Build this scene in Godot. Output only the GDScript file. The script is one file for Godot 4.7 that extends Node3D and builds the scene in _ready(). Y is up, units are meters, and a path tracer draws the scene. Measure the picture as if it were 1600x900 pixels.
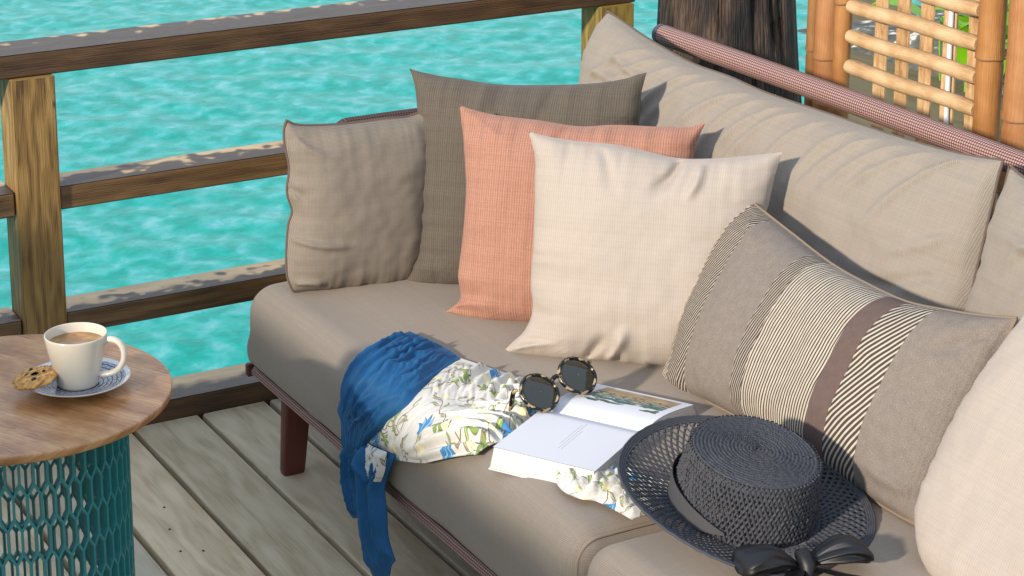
extends Node3D
# A seaside deck: woven-frame sofa with cushions, throw pillows, hat, book and scarf; round side table with coffee.
# World: y up, metres. x runs along the sofa away from the sea railing (x = 0), the sofa faces +z.

var used := {}
var rng := RandomNumberGenerator.new()

# ------------------------------------------------------------------ mesh collector
class Geo:
	var v := PackedVector3Array()
	var n := PackedVector3Array()
	var t := PackedVector2Array()
	var c := PackedColorArray()
	var i := PackedInt32Array()
	var col := Color(1, 1, 1)
	func vert(p: Vector3, nn: Vector3, uv: Vector2) -> int:
		v.append(p); n.append(nn); t.append(uv); c.append(col)
		return v.size() - 1
	func tri(a: int, b: int, d: int) -> void:
		var q := (v[b] - v[a]).cross(v[d] - v[a])
		if q.dot(n[a] + n[b] + n[d]) > 0.0:
			i.append(a); i.append(d); i.append(b)
		else:
			i.append(a); i.append(b); i.append(d)
	func quad(a: int, b: int, d: int, e: int) -> void:
		tri(a, b, d); tri(a, d, e)
	# P: nu*nv points, row = v. flip turns the normals.
	func grid(P: PackedVector3Array, nu: int, nv: int, T: PackedVector2Array, flip := false, wrap := false) -> void:
		var b := v.size()
		for y in nv:
			for x in nu:
				var xm := x - 1
				var xp := x + 1
				if wrap:
					if xm < 0: xm = nu - 2
					if xp > nu - 1: xp = 1
				xm = maxi(xm, 0); xp = mini(xp, nu - 1)
				var ym := maxi(y - 1, 0)
				var yp := mini(y + 1, nv - 1)
				var q := (P[y * nu + xp] - P[y * nu + xm]).cross(P[yp * nu + x] - P[ym * nu + x])
				if q.length() < 1e-12:
					q = Vector3.UP
				else:
					q = q.normalized()
				if flip: q = -q
				vert(P[y * nu + x], q, T[y * nu + x])
		for y in nv - 1:
			for x in nu - 1:
				quad(b + y * nu + x, b + y * nu + x + 1, b + (y + 1) * nu + x + 1, b + (y + 1) * nu + x)
	# chamfered box; uv in metres, u along the longest side
	func box(size: Vector3, xf := Transform3D.IDENTITY, bev := 0.003, uvo := Vector2.ZERO) -> void:
		var h := size * 0.5
		bev = minf(bev, minf(h.x, minf(h.y, h.z)) * 0.9)
		var L := 0
		if size.y > size[L]: L = 1
		if size.z > size[L]: L = 2
		var id := {}
		for sx in [-1, 1]:
			for sy in [-1, 1]:
				for sz in [-1, 1]:
					for ax in 3:
						var p := Vector3(sx * h.x, sy * h.y, sz * h.z)
						var nn := Vector3.ZERO
						for k in 3:
							if k != ax: p[k] -= signf(p[k]) * bev
						nn[ax] = signf(p[ax])
						var uv := Vector2.ZERO
						if ax == L:
							uv = Vector2(p[(ax + 1) % 3] * 0.3, p[(ax + 2) % 3])
						else:
							var o := 3 - L - ax
							uv = Vector2(p[L], p[o] + nn[ax] * (0.11 + 0.07 * ax))
						id[[sx, sy, sz, ax]] = vert(xf * p, (xf.basis * nn).normalized(), uv + uvo)
		for ax in 3:
			for s in [-1, 1]:
				var k1 := (ax + 1) % 3
				var k2 := (ax + 2) % 3
				var f := []
				for q in [[-1, -1], [1, -1], [1, 1], [-1, 1]]:
					var key := [0, 0, 0, ax]
					key[ax] = s; key[k1] = q[0]; key[k2] = q[1]
					f.append(id[key])
				quad(f[0], f[1], f[2], f[3])
		for ax in 3:      # edges along ax
			var k1 := (ax + 1) % 3
			var k2 := (ax + 2) % 3
			for s1 in [-1, 1]:
				for s2 in [-1, 1]:
					var f := []
					for q in [[-1, k1], [1, k1], [1, k2], [-1, k2]]:
						var key := [0, 0, 0, q[1]]
						key[ax] = q[0]; key[k1] = s1; key[k2] = s2
						f.append(id[key])
					quad(f[0], f[1], f[2], f[3])
		for sx in [-1, 1]:
			for sy in [-1, 1]:
				for sz in [-1, 1]:
					tri(id[[sx, sy, sz, 0]], id[[sx, sy, sz, 1]], id[[sx, sy, sz, 2]])
	# swept round tube
	func tube(path: Array, rad, seg := 10, caps := true, squash := 1.0, side := Vector3.ZERO, uvs := Vector2(1, 1)) -> void:
		var m := path.size()
		var base := v.size()
		var ref := Vector3.UP
		var d0: Vector3 = (path[1] - path[0]).normalized()
		if absf(d0.dot(ref)) > 0.9: ref = Vector3.RIGHT
		if side != Vector3.ZERO: ref = side
		var run := 0.0
		for k in m:
			var d: Vector3 = (path[mini(k + 1, m - 1)] - path[maxi(k - 1, 0)]).normalized()
			var a := (ref - d * ref.dot(d)).normalized()
			var b := d.cross(a)
			ref = a
			var r: float = rad if rad is float else rad[k]
			if k > 0: run += path[k].distance_to(path[k - 1])
			for j in seg + 1:
				var w := TAU * j / seg
				var o := a * cos(w) + b * sin(w) * squash
				var nn := (a * cos(w) + b * sin(w) / maxf(squash, 0.05)).normalized()
				vert(path[k] + o * r, nn, Vector2(run * uvs.x, float(j) / seg * uvs.y))
		for k in m - 1:
			for j in seg:
				var q := base + k * (seg + 1) + j
				quad(q, q + 1, q + seg + 2, q + seg + 1)
		if caps:
			for e in 2:
				var k := 0 if e == 0 else m - 1
				var d: Vector3 = (path[0] - path[1]).normalized() if e == 0 else (path[m - 1] - path[m - 2]).normalized()
				var cc := vert(path[k], d, Vector2(0.5, 0.5))
				var ring := []
				for j in seg:
					ring.append(vert(v[base + k * (seg + 1) + j], d, Vector2(0.5 + 0.3 * cos(TAU * j / seg), 0.5 + 0.3 * sin(TAU * j / seg))))
				for j in seg: tri(cc, ring[j], ring[(j + 1) % seg])
	# lathe round y; profile of Vector2(r, y)
	func lathe(prof: Array, seg := 48, uvs := Vector2(1, 1)) -> void:
		var P := PackedVector3Array()
		var T := PackedVector2Array()
		for k in prof.size():
			for j in seg + 1:
				var w := TAU * j / seg
				P.append(Vector3(prof[k].x * cos(w), prof[k].y, prof[k].x * sin(w)))
				T.append(Vector2(float(j) / seg * uvs.x, float(k) / (prof.size() - 1) * uvs.y))
		grid(P, seg + 1, prof.size(), T, true, true)
	# four-sided strand between two points
	func strand(a: Vector3, b: Vector3, w: Vector3, hgt: Vector3, uv := Vector2.ZERO) -> void:
		var o := [w, hgt, -w, -hgt]
		var q := []
		for e in 2:
			for k in 4:
				q.append(vert((a if e == 0 else b) + o[k], o[k].normalized(), uv + Vector2(e, k * 0.25)))
		for k in 4:
			quad(q[k], q[(k + 1) % 4], q[4 + (k + 1) % 4], q[4 + k])
	func place(xf: Transform3D, from := 0) -> void:
		for k in range(from, v.size()):
			v[k] = xf * v[k]
			n[k] = (xf.basis * n[k]).normalized()
	func mesh() -> ArrayMesh:
		var a := []
		a.resize(Mesh.ARRAY_MAX)
		a[Mesh.ARRAY_VERTEX] = v; a[Mesh.ARRAY_NORMAL] = n; a[Mesh.ARRAY_TEX_UV] = t; a[Mesh.ARRAY_COLOR] = c; a[Mesh.ARRAY_INDEX] = i
		var me := ArrayMesh.new()
		me.add_surface_from_arrays(Mesh.PRIMITIVE_TRIANGLES, a)
		return me

# ------------------------------------------------------------------ scene helpers
func numbered(called: String, parent: Node) -> String:
	var key := str(parent.get_instance_id()) + called
	if used.has(key):
		used[key] += 1
		return "%s_%03d" % [called, used[key]]
	used[key] = 0
	return called

func obj(called: String, g, m: Material, parent: Node = self) -> MeshInstance3D:
	var o := MeshInstance3D.new()
	o.name = numbered(called, parent)
	o.mesh = g.mesh() if g is Geo else g
	if m: o.material_override = m
	o.cast_shadow = GeometryInstance3D.SHADOW_CASTING_SETTING_ON
	parent.add_child(o, true)
	return o

func tag(o: Node, label: String, category: String, group := "") -> Node:
	o.set_meta("label", label); o.set_meta("category", category)
	if group: o.set_meta("group", group)
	return o

func thing(called: String, label: String, category: String, at := Vector3.ZERO, group := "") -> Node3D:
	var o := Node3D.new()
	o.name = numbered(called, self)
	o.position = at
	add_child(o, true)
	tag(o, label, category, group)
	return o

func structure(called: String, at := Vector3.ZERO) -> Node3D:
	var o := Node3D.new()
	o.name = numbered(called, self)
	o.position = at
	add_child(o, true)
	o.set_meta("kind", "structure")
	return o

func bx(size: Vector3, at := Vector3.ZERO, bev := 0.003, rot := Vector3.ZERO, uvo := Vector2.ZERO) -> Geo:
	var g := Geo.new()
	g.box(size, Transform3D(Basis.from_euler(rot), at), bev, uvo)
	return g

# ------------------------------------------------------------------ textures
func fnl(sd: int, freq: float, oct := 3, kind := FastNoiseLite.TYPE_SIMPLEX_SMOOTH) -> FastNoiseLite:
	var f := FastNoiseLite.new()
	f.seed = sd; f.frequency = freq; f.noise_type = kind
	f.fractal_octaves = oct
	return f

func tex_of(w: int, h: int, b: PackedByteArray) -> ImageTexture:
	var im := Image.create_from_data(w, h, false, Image.FORMAT_RGB8, b)
	im.generate_mipmaps()
	return ImageTexture.create_from_image(im)

func normal_of(w: int, h: int, gray: PackedByteArray, strength: float) -> ImageTexture:
	var im := Image.create_from_data(w, h, false, Image.FORMAT_L8, gray)
	im.convert(Image.FORMAT_RGBA8)
	im.bump_map_to_normal_map(strength)
	im.generate_mipmaps()
	return ImageTexture.create_from_image(im)

# sawn timber: u along the grain. ramp = 4 sRGB colours dark -> light; knots = [u, v, size]
func wood(w: int, h: int, sd: int, ramp: Array, rings: float, warp: float, streak: float, knots := [], blotch := 0.3) -> Array:
	var f := fnl(sd, 1.0, 3)
	var f2 := fnl(sd + 7, 1.0, 2)
	var b := PackedByteArray(); b.resize(w * h * 3)
	var gr := PackedByteArray(); gr.resize(w * h)
	for y in h:
		var yy0 := float(y) / h
		for x in w:
			var xx := absf(2.0 * x / w - 1.0)
			var yy := yy0
			var dark := 0.0
			for k in knots:
				var du: float = (float(x) / w - k[0]) * 4.0
				var dv: float = yy0 - k[1]
				var d2: float = (du * du + dv * dv) / (k[2] * k[2])
				yy += dv * 0.9 * exp(-d2 * 0.35)
				dark += exp(-d2 * 3.0) * 1.4 + 0.35 * exp(-d2 * 0.8) * (0.5 + 0.5 * sin(sqrt(d2) * 9.0))
			var lo := f.get_noise_2d(xx * 1.6, yy * 2.5)
			var ring := 0.5 + 0.5 * sin((yy * rings + lo * warp) * TAU)
			var st := f2.get_noise_2d(xx * 2.4, yy * 70.0)
			var fine := f2.get_noise_2d(xx * 9.0 + 40.0, yy * 210.0)
			var bl := f.get_noise_2d(xx * 3.0 + 20.0, yy * 3.0 + 11.0)
			var q := clampf(0.52 + (ring - 0.5) * 0.55 + st * streak + fine * streak * 0.7 + bl * blotch - dark, 0.0, 0.999)
			var s := q * 3.0
			var k0 := int(s)
			var cc: Color = ramp[k0].lerp(ramp[mini(k0 + 1, 3)], s - k0)
			var o := (y * w + x) * 3
			b[o] = int(cc.r * 255); b[o + 1] = int(cc.g * 255); b[o + 2] = int(cc.b * 255)
			gr[y * w + x] = int(clampf(0.5 + st * 0.5 + fine * 0.35 + (ring - 0.5) * 0.3 - dark * 0.2, 0, 1) * 255)
	return [tex_of(w, h, b), normal_of(w, h, gr, 3.0)]

# woven cloth, tinted by albedo_color. rib = strength of the ribs across u
func weave(sd: int, threads: int, rib: int, ribs: float, melange: float) -> Array:
	var n := 512
	rng.seed = sd
	var b := PackedByteArray(); b.resize(n * n * 3)
	var gr := PackedByteArray(); gr.resize(n * n)
	var cu := []; var cv := []
	for k in threads:
		cu.append(rng.randf_range(-melange, melange)); cv.append(rng.randf_range(-melange, melange))
	var f := fnl(sd, 0.02, 3)
	for y in n:
		for x in n:
			var fx := float(x) / n * threads
			var fy := float(y) / n * threads
			var ix := int(fx); var iy := int(fy)
			var over := (ix + iy) % 2 == 0
			var hx := sin((fx - ix) * PI)
			var hy := sin((fy - iy) * PI)
			var hgt := hx * (1.0 if over else 0.55) + hy * (0.55 if over else 1.0)
			var rb := 0.0
			if rib > 0:
				rb = 0.5 + 0.5 * cos(TAU * float(x) / n * rib)
			var val = 0.79 + 0.17 * (hgt - 1.0) + (cu[ix] if over else cv[iy]) - ribs * rb + f.get_noise_2d(x, y) * melange * 0.5
			var q := int(clampf(val, 0, 1) * 255)
			var o := (y * n + x) * 3
			b[o] = q; b[o + 1] = q; b[o + 2] = q
			gr[y * n + x] = int(clampf(hgt * 0.4 + (1.0 - rb) * ribs * 1.5, 0, 1) * 255)
	return [tex_of(n, n, b), normal_of(n, n, gr, 2.5)]

func std(col: Color, rough := 0.7, metal := 0.0) -> StandardMaterial3D:
	var m := StandardMaterial3D.new()
	m.albedo_color = col; m.roughness = rough; m.metallic = metal
	return m

func texmat(pair: Array, scale: Vector3, tint := Color(1, 1, 1), rough := 0.7, nscale := 0.5) -> StandardMaterial3D:
	var m := std(tint, rough)
	m.albedo_texture = pair[0]
	if pair.size() > 1:
		m.normal_enabled = true
		m.normal_texture = pair[1]
		m.normal_scale = nscale
	m.uv1_scale = scale
	m.texture_filter = BaseMaterial3D.TEXTURE_FILTER_LINEAR_WITH_MIPMAPS_ANISOTROPIC
	return m

# ------------------------------------------------------------------ soft goods
# polyline resampled evenly by length (n points)
func resample(p: Array, n: int) -> PackedVector2Array:
	var cu := Curve2D.new()
	for k in p.size():
		var a: Vector2 = p[maxi(k - 1, 0)]
		var b: Vector2 = p[mini(k + 1, p.size() - 1)]
		var h := (b - a) / 6.0
		if k == 0 or k == p.size() - 1: h *= 0.6
		cu.add_point(p[k], -h, h)
	cu.bake_interval = 0.004
	var out := PackedVector2Array()
	var L := cu.get_baked_length()
	for k in n: out.append(cu.sample_baked(L * k / (n - 1), true))
	return out

func ridge(q: Vector2, folds: Array) -> float:
	# each fold: [from, bend, to, width, height] in (u, v)
	var s := 0.0
	for f in folds:
		var best := 1e9
		var bt := 0.0
		var pa: Vector2 = f[0]
		for k in 6:
			var t1 := (k + 1) / 6.0
			var pb: Vector2 = f[0] * (1 - t1) * (1 - t1) + f[1] * 2 * t1 * (1 - t1) + f[2] * t1 * t1
			var ab := pb - pa
			var t := clampf((q - pa).dot(ab) / maxf(ab.length_squared(), 1e-9), 0, 1)
			var d := q.distance_squared_to(pa + ab * t)
			if d < best:
				best = d; bt = (k + t) / 6.0
			pa = pb
		var w: float = f[3] * (0.55 + 0.7 * bt) if f[4] > 0 or true else f[3]
		if best < w * w * 9.0:
			s += f[4] * exp(-best / (w * w)) * (1.0 - smoothstep(0.55, 1.0, bt)) * smoothstep(-0.02, 0.08, bt)
	return s

# four boundary curves (each from left to right / bottom to top) blended into a flat sheet
func coons(bot: Array, top: Array, lef: Array, rig: Array, nu: int, nv: int) -> PackedVector2Array:
	var B := resample(bot, nu); var T := resample(top, nu)
	var L := resample(lef, nv); var R := resample(rig, nv)
	var out := PackedVector2Array()
	for y in nv:
		var v := float(y) / (nv - 1)
		for x in nu:
			var u := float(x) / (nu - 1)
			out.append(B[x] * (1 - v) + T[x] * v + L[y] * (1 - u) + R[y] * u - (B[0] * (1 - u) * (1 - v) + B[nu - 1] * u * (1 - v) + T[0] * (1 - u) * v + T[nu - 1] * u * v))
	return out

# a stuffed cover: outline in its own plane (origin, ex across, ey up), front/back bulge along the plane's normal
func pillow(called: String, pl: Dictionary, front: float, back: float, mat: Material, folds: Array, puff: float, sd: int, nu := 72, nv := 72, uv01 := false, piping: Material = null, warp := 0.002, pq := Vector2(2.8, 0.54)) -> Node3D:
	var o: Vector3 = pl.o
	var ex: Vector3 = pl.ex
	var ey: Vector3 = pl.ey
	var ez := ex.cross(ey).normalized()
	var S := coons(pl.bot, pl.top, pl.lef, pl.rig, nu, nv)
	var nz := fnl(sd, 3.0, 3)
	var g := Geo.new()
	var root := Node3D.new()
	root.name = numbered(called, self)
	add_child(root, true)
	root.position = o
	for side in [1, -1]:
		var P := PackedVector3Array(); var T := PackedVector2Array()
		for y in nv:
			var v := float(y) / (nv - 1)
			for x in nu:
				var u := float(x) / (nu - 1)
				var q := S[y * nu + x]
				var pu := 1.0 - pow(absf(2 * u - 1), pq.x)
				var pv := 1.0 - pow(absf(2 * v - 1), pq.x)
				var prof := pow(maxf(pu * pv, 0.0), pq.y)
				var z := prof * (front if side > 0 else back)
				if side > 0 and prof > 0:
					var edge := smoothstep(0.0, 0.3, prof)
					z += ridge(Vector2(u, v), folds) * smoothstep(0.0, 0.22, prof)
					z += nz.get_noise_2d(q.x * 2.2, q.y * 2.2) * warp * 3.0 * edge
					# puckers running in from the seams
					var pk := (nz.get_noise_2d(q.x * 9.0 + 5.0, 3.0) * exp(-v * 9.0) + nz.get_noise_2d(q.x * 8.0, 9.0) * exp(-(1 - v) * 9.0) + nz.get_noise_2d(q.y * 9.0, 17.0) * exp(-u * 9.0) + nz.get_noise_2d(q.y * 9.0, 27.0) * exp(-(1 - u) * 9.0))
					z += pk * puff * minf(prof * 2.5, 1.0)
				P.append(ex * q.x + ey * q.y + ez * z * side)
				T.append(Vector2(q.x / 0.73, 1.0 - q.y / 0.37) if uv01 else Vector2(q.x, -q.y))
		g.grid(P, nu, nv, T, side < 0)
	obj("cover", g, mat, root)
	if piping:
		var gp := Geo.new()
		var path := []
		for x in nu: path.append(S[x])
		for y in range(1, nv): path.append(S[y * nu + nu - 1])
		for x in range(nu - 2, -1, -1): path.append(S[(nv - 1) * nu + x])
		for y in range(nv - 2, -1, -1): path.append(S[y * nu])
		var p3 := []
		for q in path: p3.append(ex * q.x + ey * q.y)
		gp.tube(p3, 0.0032, 6, false, 1.0, ez, Vector2(1, 0.01))
		obj("piping", gp, piping, root)
	return root

# upholstered block with rounded edges and a gentle crown
func seat_block(lo: Vector3, hi: Vector3, r: float, crown: float, sd: int, dent := 0.006) -> Geo:
	var g := Geo.new()
	var cen := (lo + hi) * 0.5
	var h := (hi - lo) * 0.5
	var nz := fnl(sd, 1.3, 2)
	for ax in 3:
		for s in [-1, 1]:
			var k1 := (ax + 1) % 3
			var k2 := (ax + 2) % 3
			var n1 := 60 if h[k1] > 0.3 else 22
			var n2 := 60 if h[k2] > 0.3 else 22
			var P := PackedVector3Array(); var N := PackedVector3Array(); var T := PackedVector2Array()
			for b in n2 + 1:
				for a in n1 + 1:
					var q := Vector3.ZERO
					q[ax] = s * h[ax]
					q[k1] = -cos(PI * a / n1) * h[k1] if h[k1] < 0.3 else _spread(float(a) / n1, h[k1], r)
					q[k2] = -cos(PI * b / n2) * h[k2] if h[k2] < 0.3 else _spread(float(b) / n2, h[k2], r)
					var inn := Vector3(clampf(q.x, -h.x + r, h.x - r), clampf(q.y, -h.y + r, h.y - r), clampf(q.z, -h.z + r, h.z - r))
					var rr := r
					if q.y < 0.0:
						rr = lerpf(r, 0.02, smoothstep(0.0, 0.6, -q.y / h.y))
						inn = Vector3(clampf(q.x, -h.x + rr, h.x - rr), clampf(q.y, -h.y + rr, h.y - rr), clampf(q.z, -h.z + rr, h.z - rr))
					var d := (q - inn)
					var p := inn + d.normalized() * rr
					var fx := 1.0 - pow(p.x / h.x, 2); var fz := 1.0 - pow(p.z / h.z, 2); var fy := 1.0 - pow(p.y / h.y, 2)
					if p.y > 0: p.y += (crown * sqrt(maxf(fx, 0) * maxf(fz, 0)) + nz.get_noise_2d(p.x * 2.0, p.z * 2.0) * dent) * p.y / h.y
					if p.z > 0: p.z += (0.006 * maxf(fy, 0) + nz.get_noise_2d(p.x * 3.0, p.y * 3.0 + 9.0) * dent) * p.z / h.z
					P.append(cen + p)
					T.append(Vector2(p.x, p.z) if ax == 1 else (Vector2(p.x, -p.y) if ax == 2 else Vector2(p.z, -p.y)))
			g.grid(P, n1 + 1, n2 + 1, T, s < 0)
	return g

# welted seam near one end of a seat cushion
func welt(x_end: float, inward: float) -> Geo:
	var x := x_end + inward * 0.016
	var rr := sqrt(0.055 * 0.055 - 0.039 * 0.039)
	var yc := 0.4175 - 0.055
	var zc := 0.079 - 0.055
	var path := []
	for k in 16: path.append(Vector3(x, yc + rr + 0.0035, -0.6 + (zc + 0.6) * k / 16.0))
	for k in 13:
		var a := PI / 2 * k / 12.0
		path.append(Vector3(x, yc + cos(a) * (rr + 0.003), zc + sin(a) * (rr + 0.003)))
	path.append(Vector3(x, 0.30, zc + rr + 0.004)); path.append(Vector3(x, 0.25, zc + rr + 0.003))
	var g := Geo.new()
	g.tube(path, 0.0034, 8)
	return g

func _spread(t: float, h: float, r: float) -> float:
	# more samples near both ends
	var a := 2.0 * t - 1.0
	return signf(a) * h * (1.0 - pow(1.0 - absf(a), 1.6))

# seat profile: s runs over the top (negative), round the front edge and down its face
const ZF := 0.085
const RR := 0.055
const YT := 0.418
func seat_at(x: float, s: float, lift: float) -> Vector3:
	if s < 0.0: return Vector3(x, YT + lift, ZF - RR + s)
	if s < PI * RR / 2:
		var a := s / RR
		return Vector3(x, YT - RR + (RR + lift) * cos(a), ZF - RR + (RR + lift) * sin(a))
	return Vector3(x, YT - RR - (s - PI * RR / 2), ZF + lift)

# cloth laid over the seat; outline in (x, s)
func drape(bot: Array, top: Array, lef: Array, rig: Array, nu: int, nv: int, lift: float, folds: Array, crinkle: float, sd: int, waves: float, uvs: float, edge_lift := 0.003) -> Geo:
	var S := coons(bot, top, lef, rig, nu, nv)
	var nz := fnl(sd, 1.0, 3)
	var P := PackedVector3Array(); var T := PackedVector2Array()
	for y in nv:
		var v := float(y) / (nv - 1)
		for x in nu:
			var u := float(x) / (nu - 1)
			var q := S[y * nu + x]
			var e := minf(minf(u, 1 - u), minf(v, 1 - v))
			var m := smoothstep(0.0, 0.14, e)
			var h := edge_lift + lift * m + ridge(Vector2(u, v), folds) * smoothstep(-0.02, 0.08, e)
			var st := nz.get_noise_2d(u * 7.0 + v * 3.0, v * 1.6)
			h += (absf(st) * 2.0 - 0.4) * waves * m
			h += nz.get_noise_2d(q.x * 18.0, q.y * 18.0) * crinkle * (0.15 + m)
			P.append(seat_at(q.x, q.y, 0.012 + maxf(h, 0.002)))
			T.append(q * uvs)
	var g := Geo.new()
	g.grid(P, nu, nv, T, true)
	# underside, a fabric's thickness below
	var Q := PackedVector3Array()
	for k in P.size(): Q.append(P[k] - g.n[k] * 0.0015)
	g.grid(Q, nu, nv, T, false)
	return g

# ------------------------------------------------------------------ printed textures
func stripes_tex() -> ImageTexture:
	var w := 1600
	var h := 800
	var b := PackedByteArray(); b.resize(w * h * 3)
	var f := fnl(5, 0.6, 2)
	var f2 := fnl(9, 0.02, 3)
	var cream := Color(0.71, 0.67, 0.60); var brown := Color(0.25, 0.21, 0.195); var solid := Color(0.36, 0.295, 0.27); var grey := Color(0.445, 0.405, 0.37)
	var W := 0.73; var H := 0.37
	var bounds := [0.0, 0.03, 0.13, 0.34, 0.388, 0.635, 0.70, 0.80, 1.01]
	for y in h:
		var bb := (1.0 - float(y) / h) * H
		for x in w:
			var u := float(x) / w
			var a := u * W
			var k := 0
			while u >= bounds[k + 1]: k += 1
			var cc := grey
			var per := 0.0; var duty := 0.5; var ang := 0.0
			match k:
				0: per = 0.0058; duty = 0.5; ang = 0.5
				1: per = 0.0062; duty = 0.72; ang = 0.52
				3: per = 0.0054; duty = 0.74; ang = 0.25
				4: per = 0.0066; duty = 0.50; ang = 0.07
				6: per = 0.0082; duty = 0.62; ang = 0.54
			if per > 0.0:
				var q := fposmod((a * cos(ang) - bb * sin(ang)) / per, 1.0)
				var e := 0.10
				var m := smoothstep(0.0, e, q) * (1.0 - smoothstep(duty - e * 0.5, duty + e * 0.5, q))
				cc = cream.lerp(brown, m)
			elif k == 5:
				cc = solid
			else:
				cc = grey
				var t := f.get_noise_2d(x * 0.35, y) * 0.5 + f.get_noise_2d(x, y * 0.35 + 900) * 0.5
				cc = cc.lerp(Color(0.78, 0.75, 0.71), clampf(t, 0, 1) * 0.9).lerp(Color(0.33, 0.30, 0.29), clampf(-t, 0, 1) * 0.7)
			var l := 1.0 + f.get_noise_2d(x * 0.6, y * 0.6) * 0.06 + f2.get_noise_2d(x, y) * 0.05
			var o := (y * w + x) * 3
			b[o] = int(clampf(cc.r * l, 0, 1) * 255); b[o + 1] = int(clampf(cc.g * l, 0, 1) * 255); b[o + 2] = int(clampf(cc.b * l, 0, 1) * 255)
	return tex_of(w, h, b)

func stamp(im: Image, poly: PackedVector2Array, c: Color) -> void:
	var lo := poly[0]; var hi := poly[0]
	for p in poly:
		lo = lo.min(p); hi = hi.max(p)
	var n := im.get_width()
	for y in range(int(lo.y), int(hi.y) + 2):
		for x in range(int(lo.x), int(hi.x) + 2):
			if Geometry2D.is_point_in_polygon(Vector2(x + 0.5, y + 0.5), poly):
				im.set_pixel(posmod(x, n), posmod(y, n), c)

func leafpoly(at: Vector2, ang: float, L: float, wd: float) -> PackedVector2Array:
	var out := PackedVector2Array()
	var d := Vector2.from_angle(ang); var e := d.orthogonal()
	for k in 9: out.append(at + d * L * k / 8.0 + e * wd * sin(PI * k / 8.0) + e * wd * 0.5 * sin(TAU * k / 8.0))
	for k in range(7, 0, -1): out.append(at + d * L * k / 8.0 - e * wd * sin(PI * k / 8.0) + e * wd * 0.5 * sin(TAU * k / 8.0))
	return out

func floral_tex() -> ImageTexture:
	var n := 1024
	var im := Image.create(n, n, false, Image.FORMAT_RGB8)
	im.fill(Color(0.81, 0.79, 0.75))
	rng.seed = 77
	var stem := Color(0.47, 0.37, 0.29); var olive := Color(0.57, 0.58, 0.45); var green := Color(0.50, 0.60, 0.30); var taupe := Color(0.58, 0.52, 0.42)
	var blue := Color(0.25, 0.52, 0.72); var pale := Color(0.52, 0.70, 0.82); var yellow := Color(0.90, 0.86, 0.66); var dk := Color(0.40, 0.39, 0.31)
	for k in 50:     # winding stems with leaves
		var p := Vector2(rng.randf() * n, rng.randf() * n)
		var a := rng.randf() * TAU
		for s in 7:
			var q := p + Vector2.from_angle(a) * 30.0
			var e := (q - p).orthogonal().normalized() * 2.0
			stamp(im, PackedVector2Array([p + e, q + e, q - e, p - e]), stem)
			if s % 2 == 1:
				var c: Color = [olive, taupe, green, olive][rng.randi() % 4]
				var la := a + rng.randf_range(0.5, 1.2) * (1 if rng.randf() < 0.5 else -1)
				var ll := rng.randf_range(52, 84)
				stamp(im, leafpoly(q, la, ll + 3, 9.5), dk.lerp(c, 0.25))
				stamp(im, leafpoly(q + Vector2.from_angle(la) * 1, la, ll, 7.5), c)
				stamp(im, leafpoly(q, la, ll * 0.8, 1.2), Color(0.85, 0.85, 0.72))
			p = q
			a += rng.randf_range(-0.75, 0.75)
	for k in 34:     # small yellow blossoms
		var p := Vector2(rng.randf() * n, rng.randf() * n)
		for s in 5: stamp(im, leafpoly(p, TAU * s / 5 + 0.3, 30, 11), yellow)
	for k in 14:     # green clovers
		var p := Vector2(rng.randf() * n, rng.randf() * n)
		var a0 := rng.randf() * TAU
		for s in 5:
			stamp(im, leafpoly(p, a0 + s * 1.2, 52, 11), dk)
			stamp(im, leafpoly(p, a0 + s * 1.2, 49, 8.5), green)
	for k in 13:     # blue bell flowers
		var p := Vector2((k % 4 + rng.randf_range(0.1, 0.9)) * n / 4.0, (k / 4 + rng.randf_range(0.1, 0.9)) * n / 4.0)
		var a0 := rng.randf() * TAU
		for s in 5:
			var a := a0 + (s - 2) * 0.38
			stamp(im, leafpoly(p, a, 104 - absf(s - 2) * 14, 13), blue.darkened(0.25))
			stamp(im, leafpoly(p, a, 99 - absf(s - 2) * 14, 10), blue if s % 2 == 0 else pale)
		stamp(im, leafpoly(p, a0 + PI, 30, 9), olive)
	im.generate_mipmaps()
	return ImageTexture.create_from_image(im)

func saucer_tex() -> ImageTexture:
	var n := 768
	var b := PackedByteArray(); b.resize(n * n * 3)
	var f := fnl(31, 0.05, 2)
	for y in n:
		for x in n:
			var d := Vector2(x - n / 2.0, y - n / 2.0) / (n / 2.0)
			var r := d.length(); var a := atan2(d.y, d.x)
			var c := Color(0.86, 0.86, 0.84)
			if r > 0.30 and r < 0.93:
				var ring := (r - 0.30) / 0.09
				var q = ring - floor(ring)
				var cnt := floorf(40.0 + floor(ring) * 16.0)
				var stroke := absf(fposmod(a / TAU * cnt + 0.35 * sin(q * 6.0) + f.get_noise_2d(x, y), 1.0) - 0.5)
				var line = q < 0.26
				if line or stroke < 0.2:
					c = Color(0.10, 0.145, 0.24)
				else:
					c = Color(0.74, 0.77, 0.80)
			var o := (y * n + x) * 3
			b[o] = int(c.r * 255); b[o + 1] = int(c.g * 255); b[o + 2] = int(c.b * 255)
	return tex_of(n, n, b)

func check_tex() -> ImageTexture:
	# woven outdoor mesh: pale pink strands, dark and red gaps
	var n := 256
	var b := PackedByteArray(); b.resize(n * n * 3)
	for y in n:
		for x in n:
			var fx := fposmod(x / 32.0, 1.0); var fy := fposmod(y / 32.0, 1.0)
			var gap := fx < 0.36
			var gap2 := fy < 0.34
			var c := Color(0.74, 0.63, 0.585)
			if gap and gap2: c = Color(0.13, 0.06, 0.06)
			elif gap: c = Color(0.47, 0.30, 0.275)
			elif gap2: c = Color(0.40, 0.24, 0.24)
			var o := (y * n + x) * 3
			b[o] = int(c.r * 255); b[o + 1] = int(c.g * 255); b[o + 2] = int(c.b * 255)
	return tex_of(n, n, b)

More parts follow.
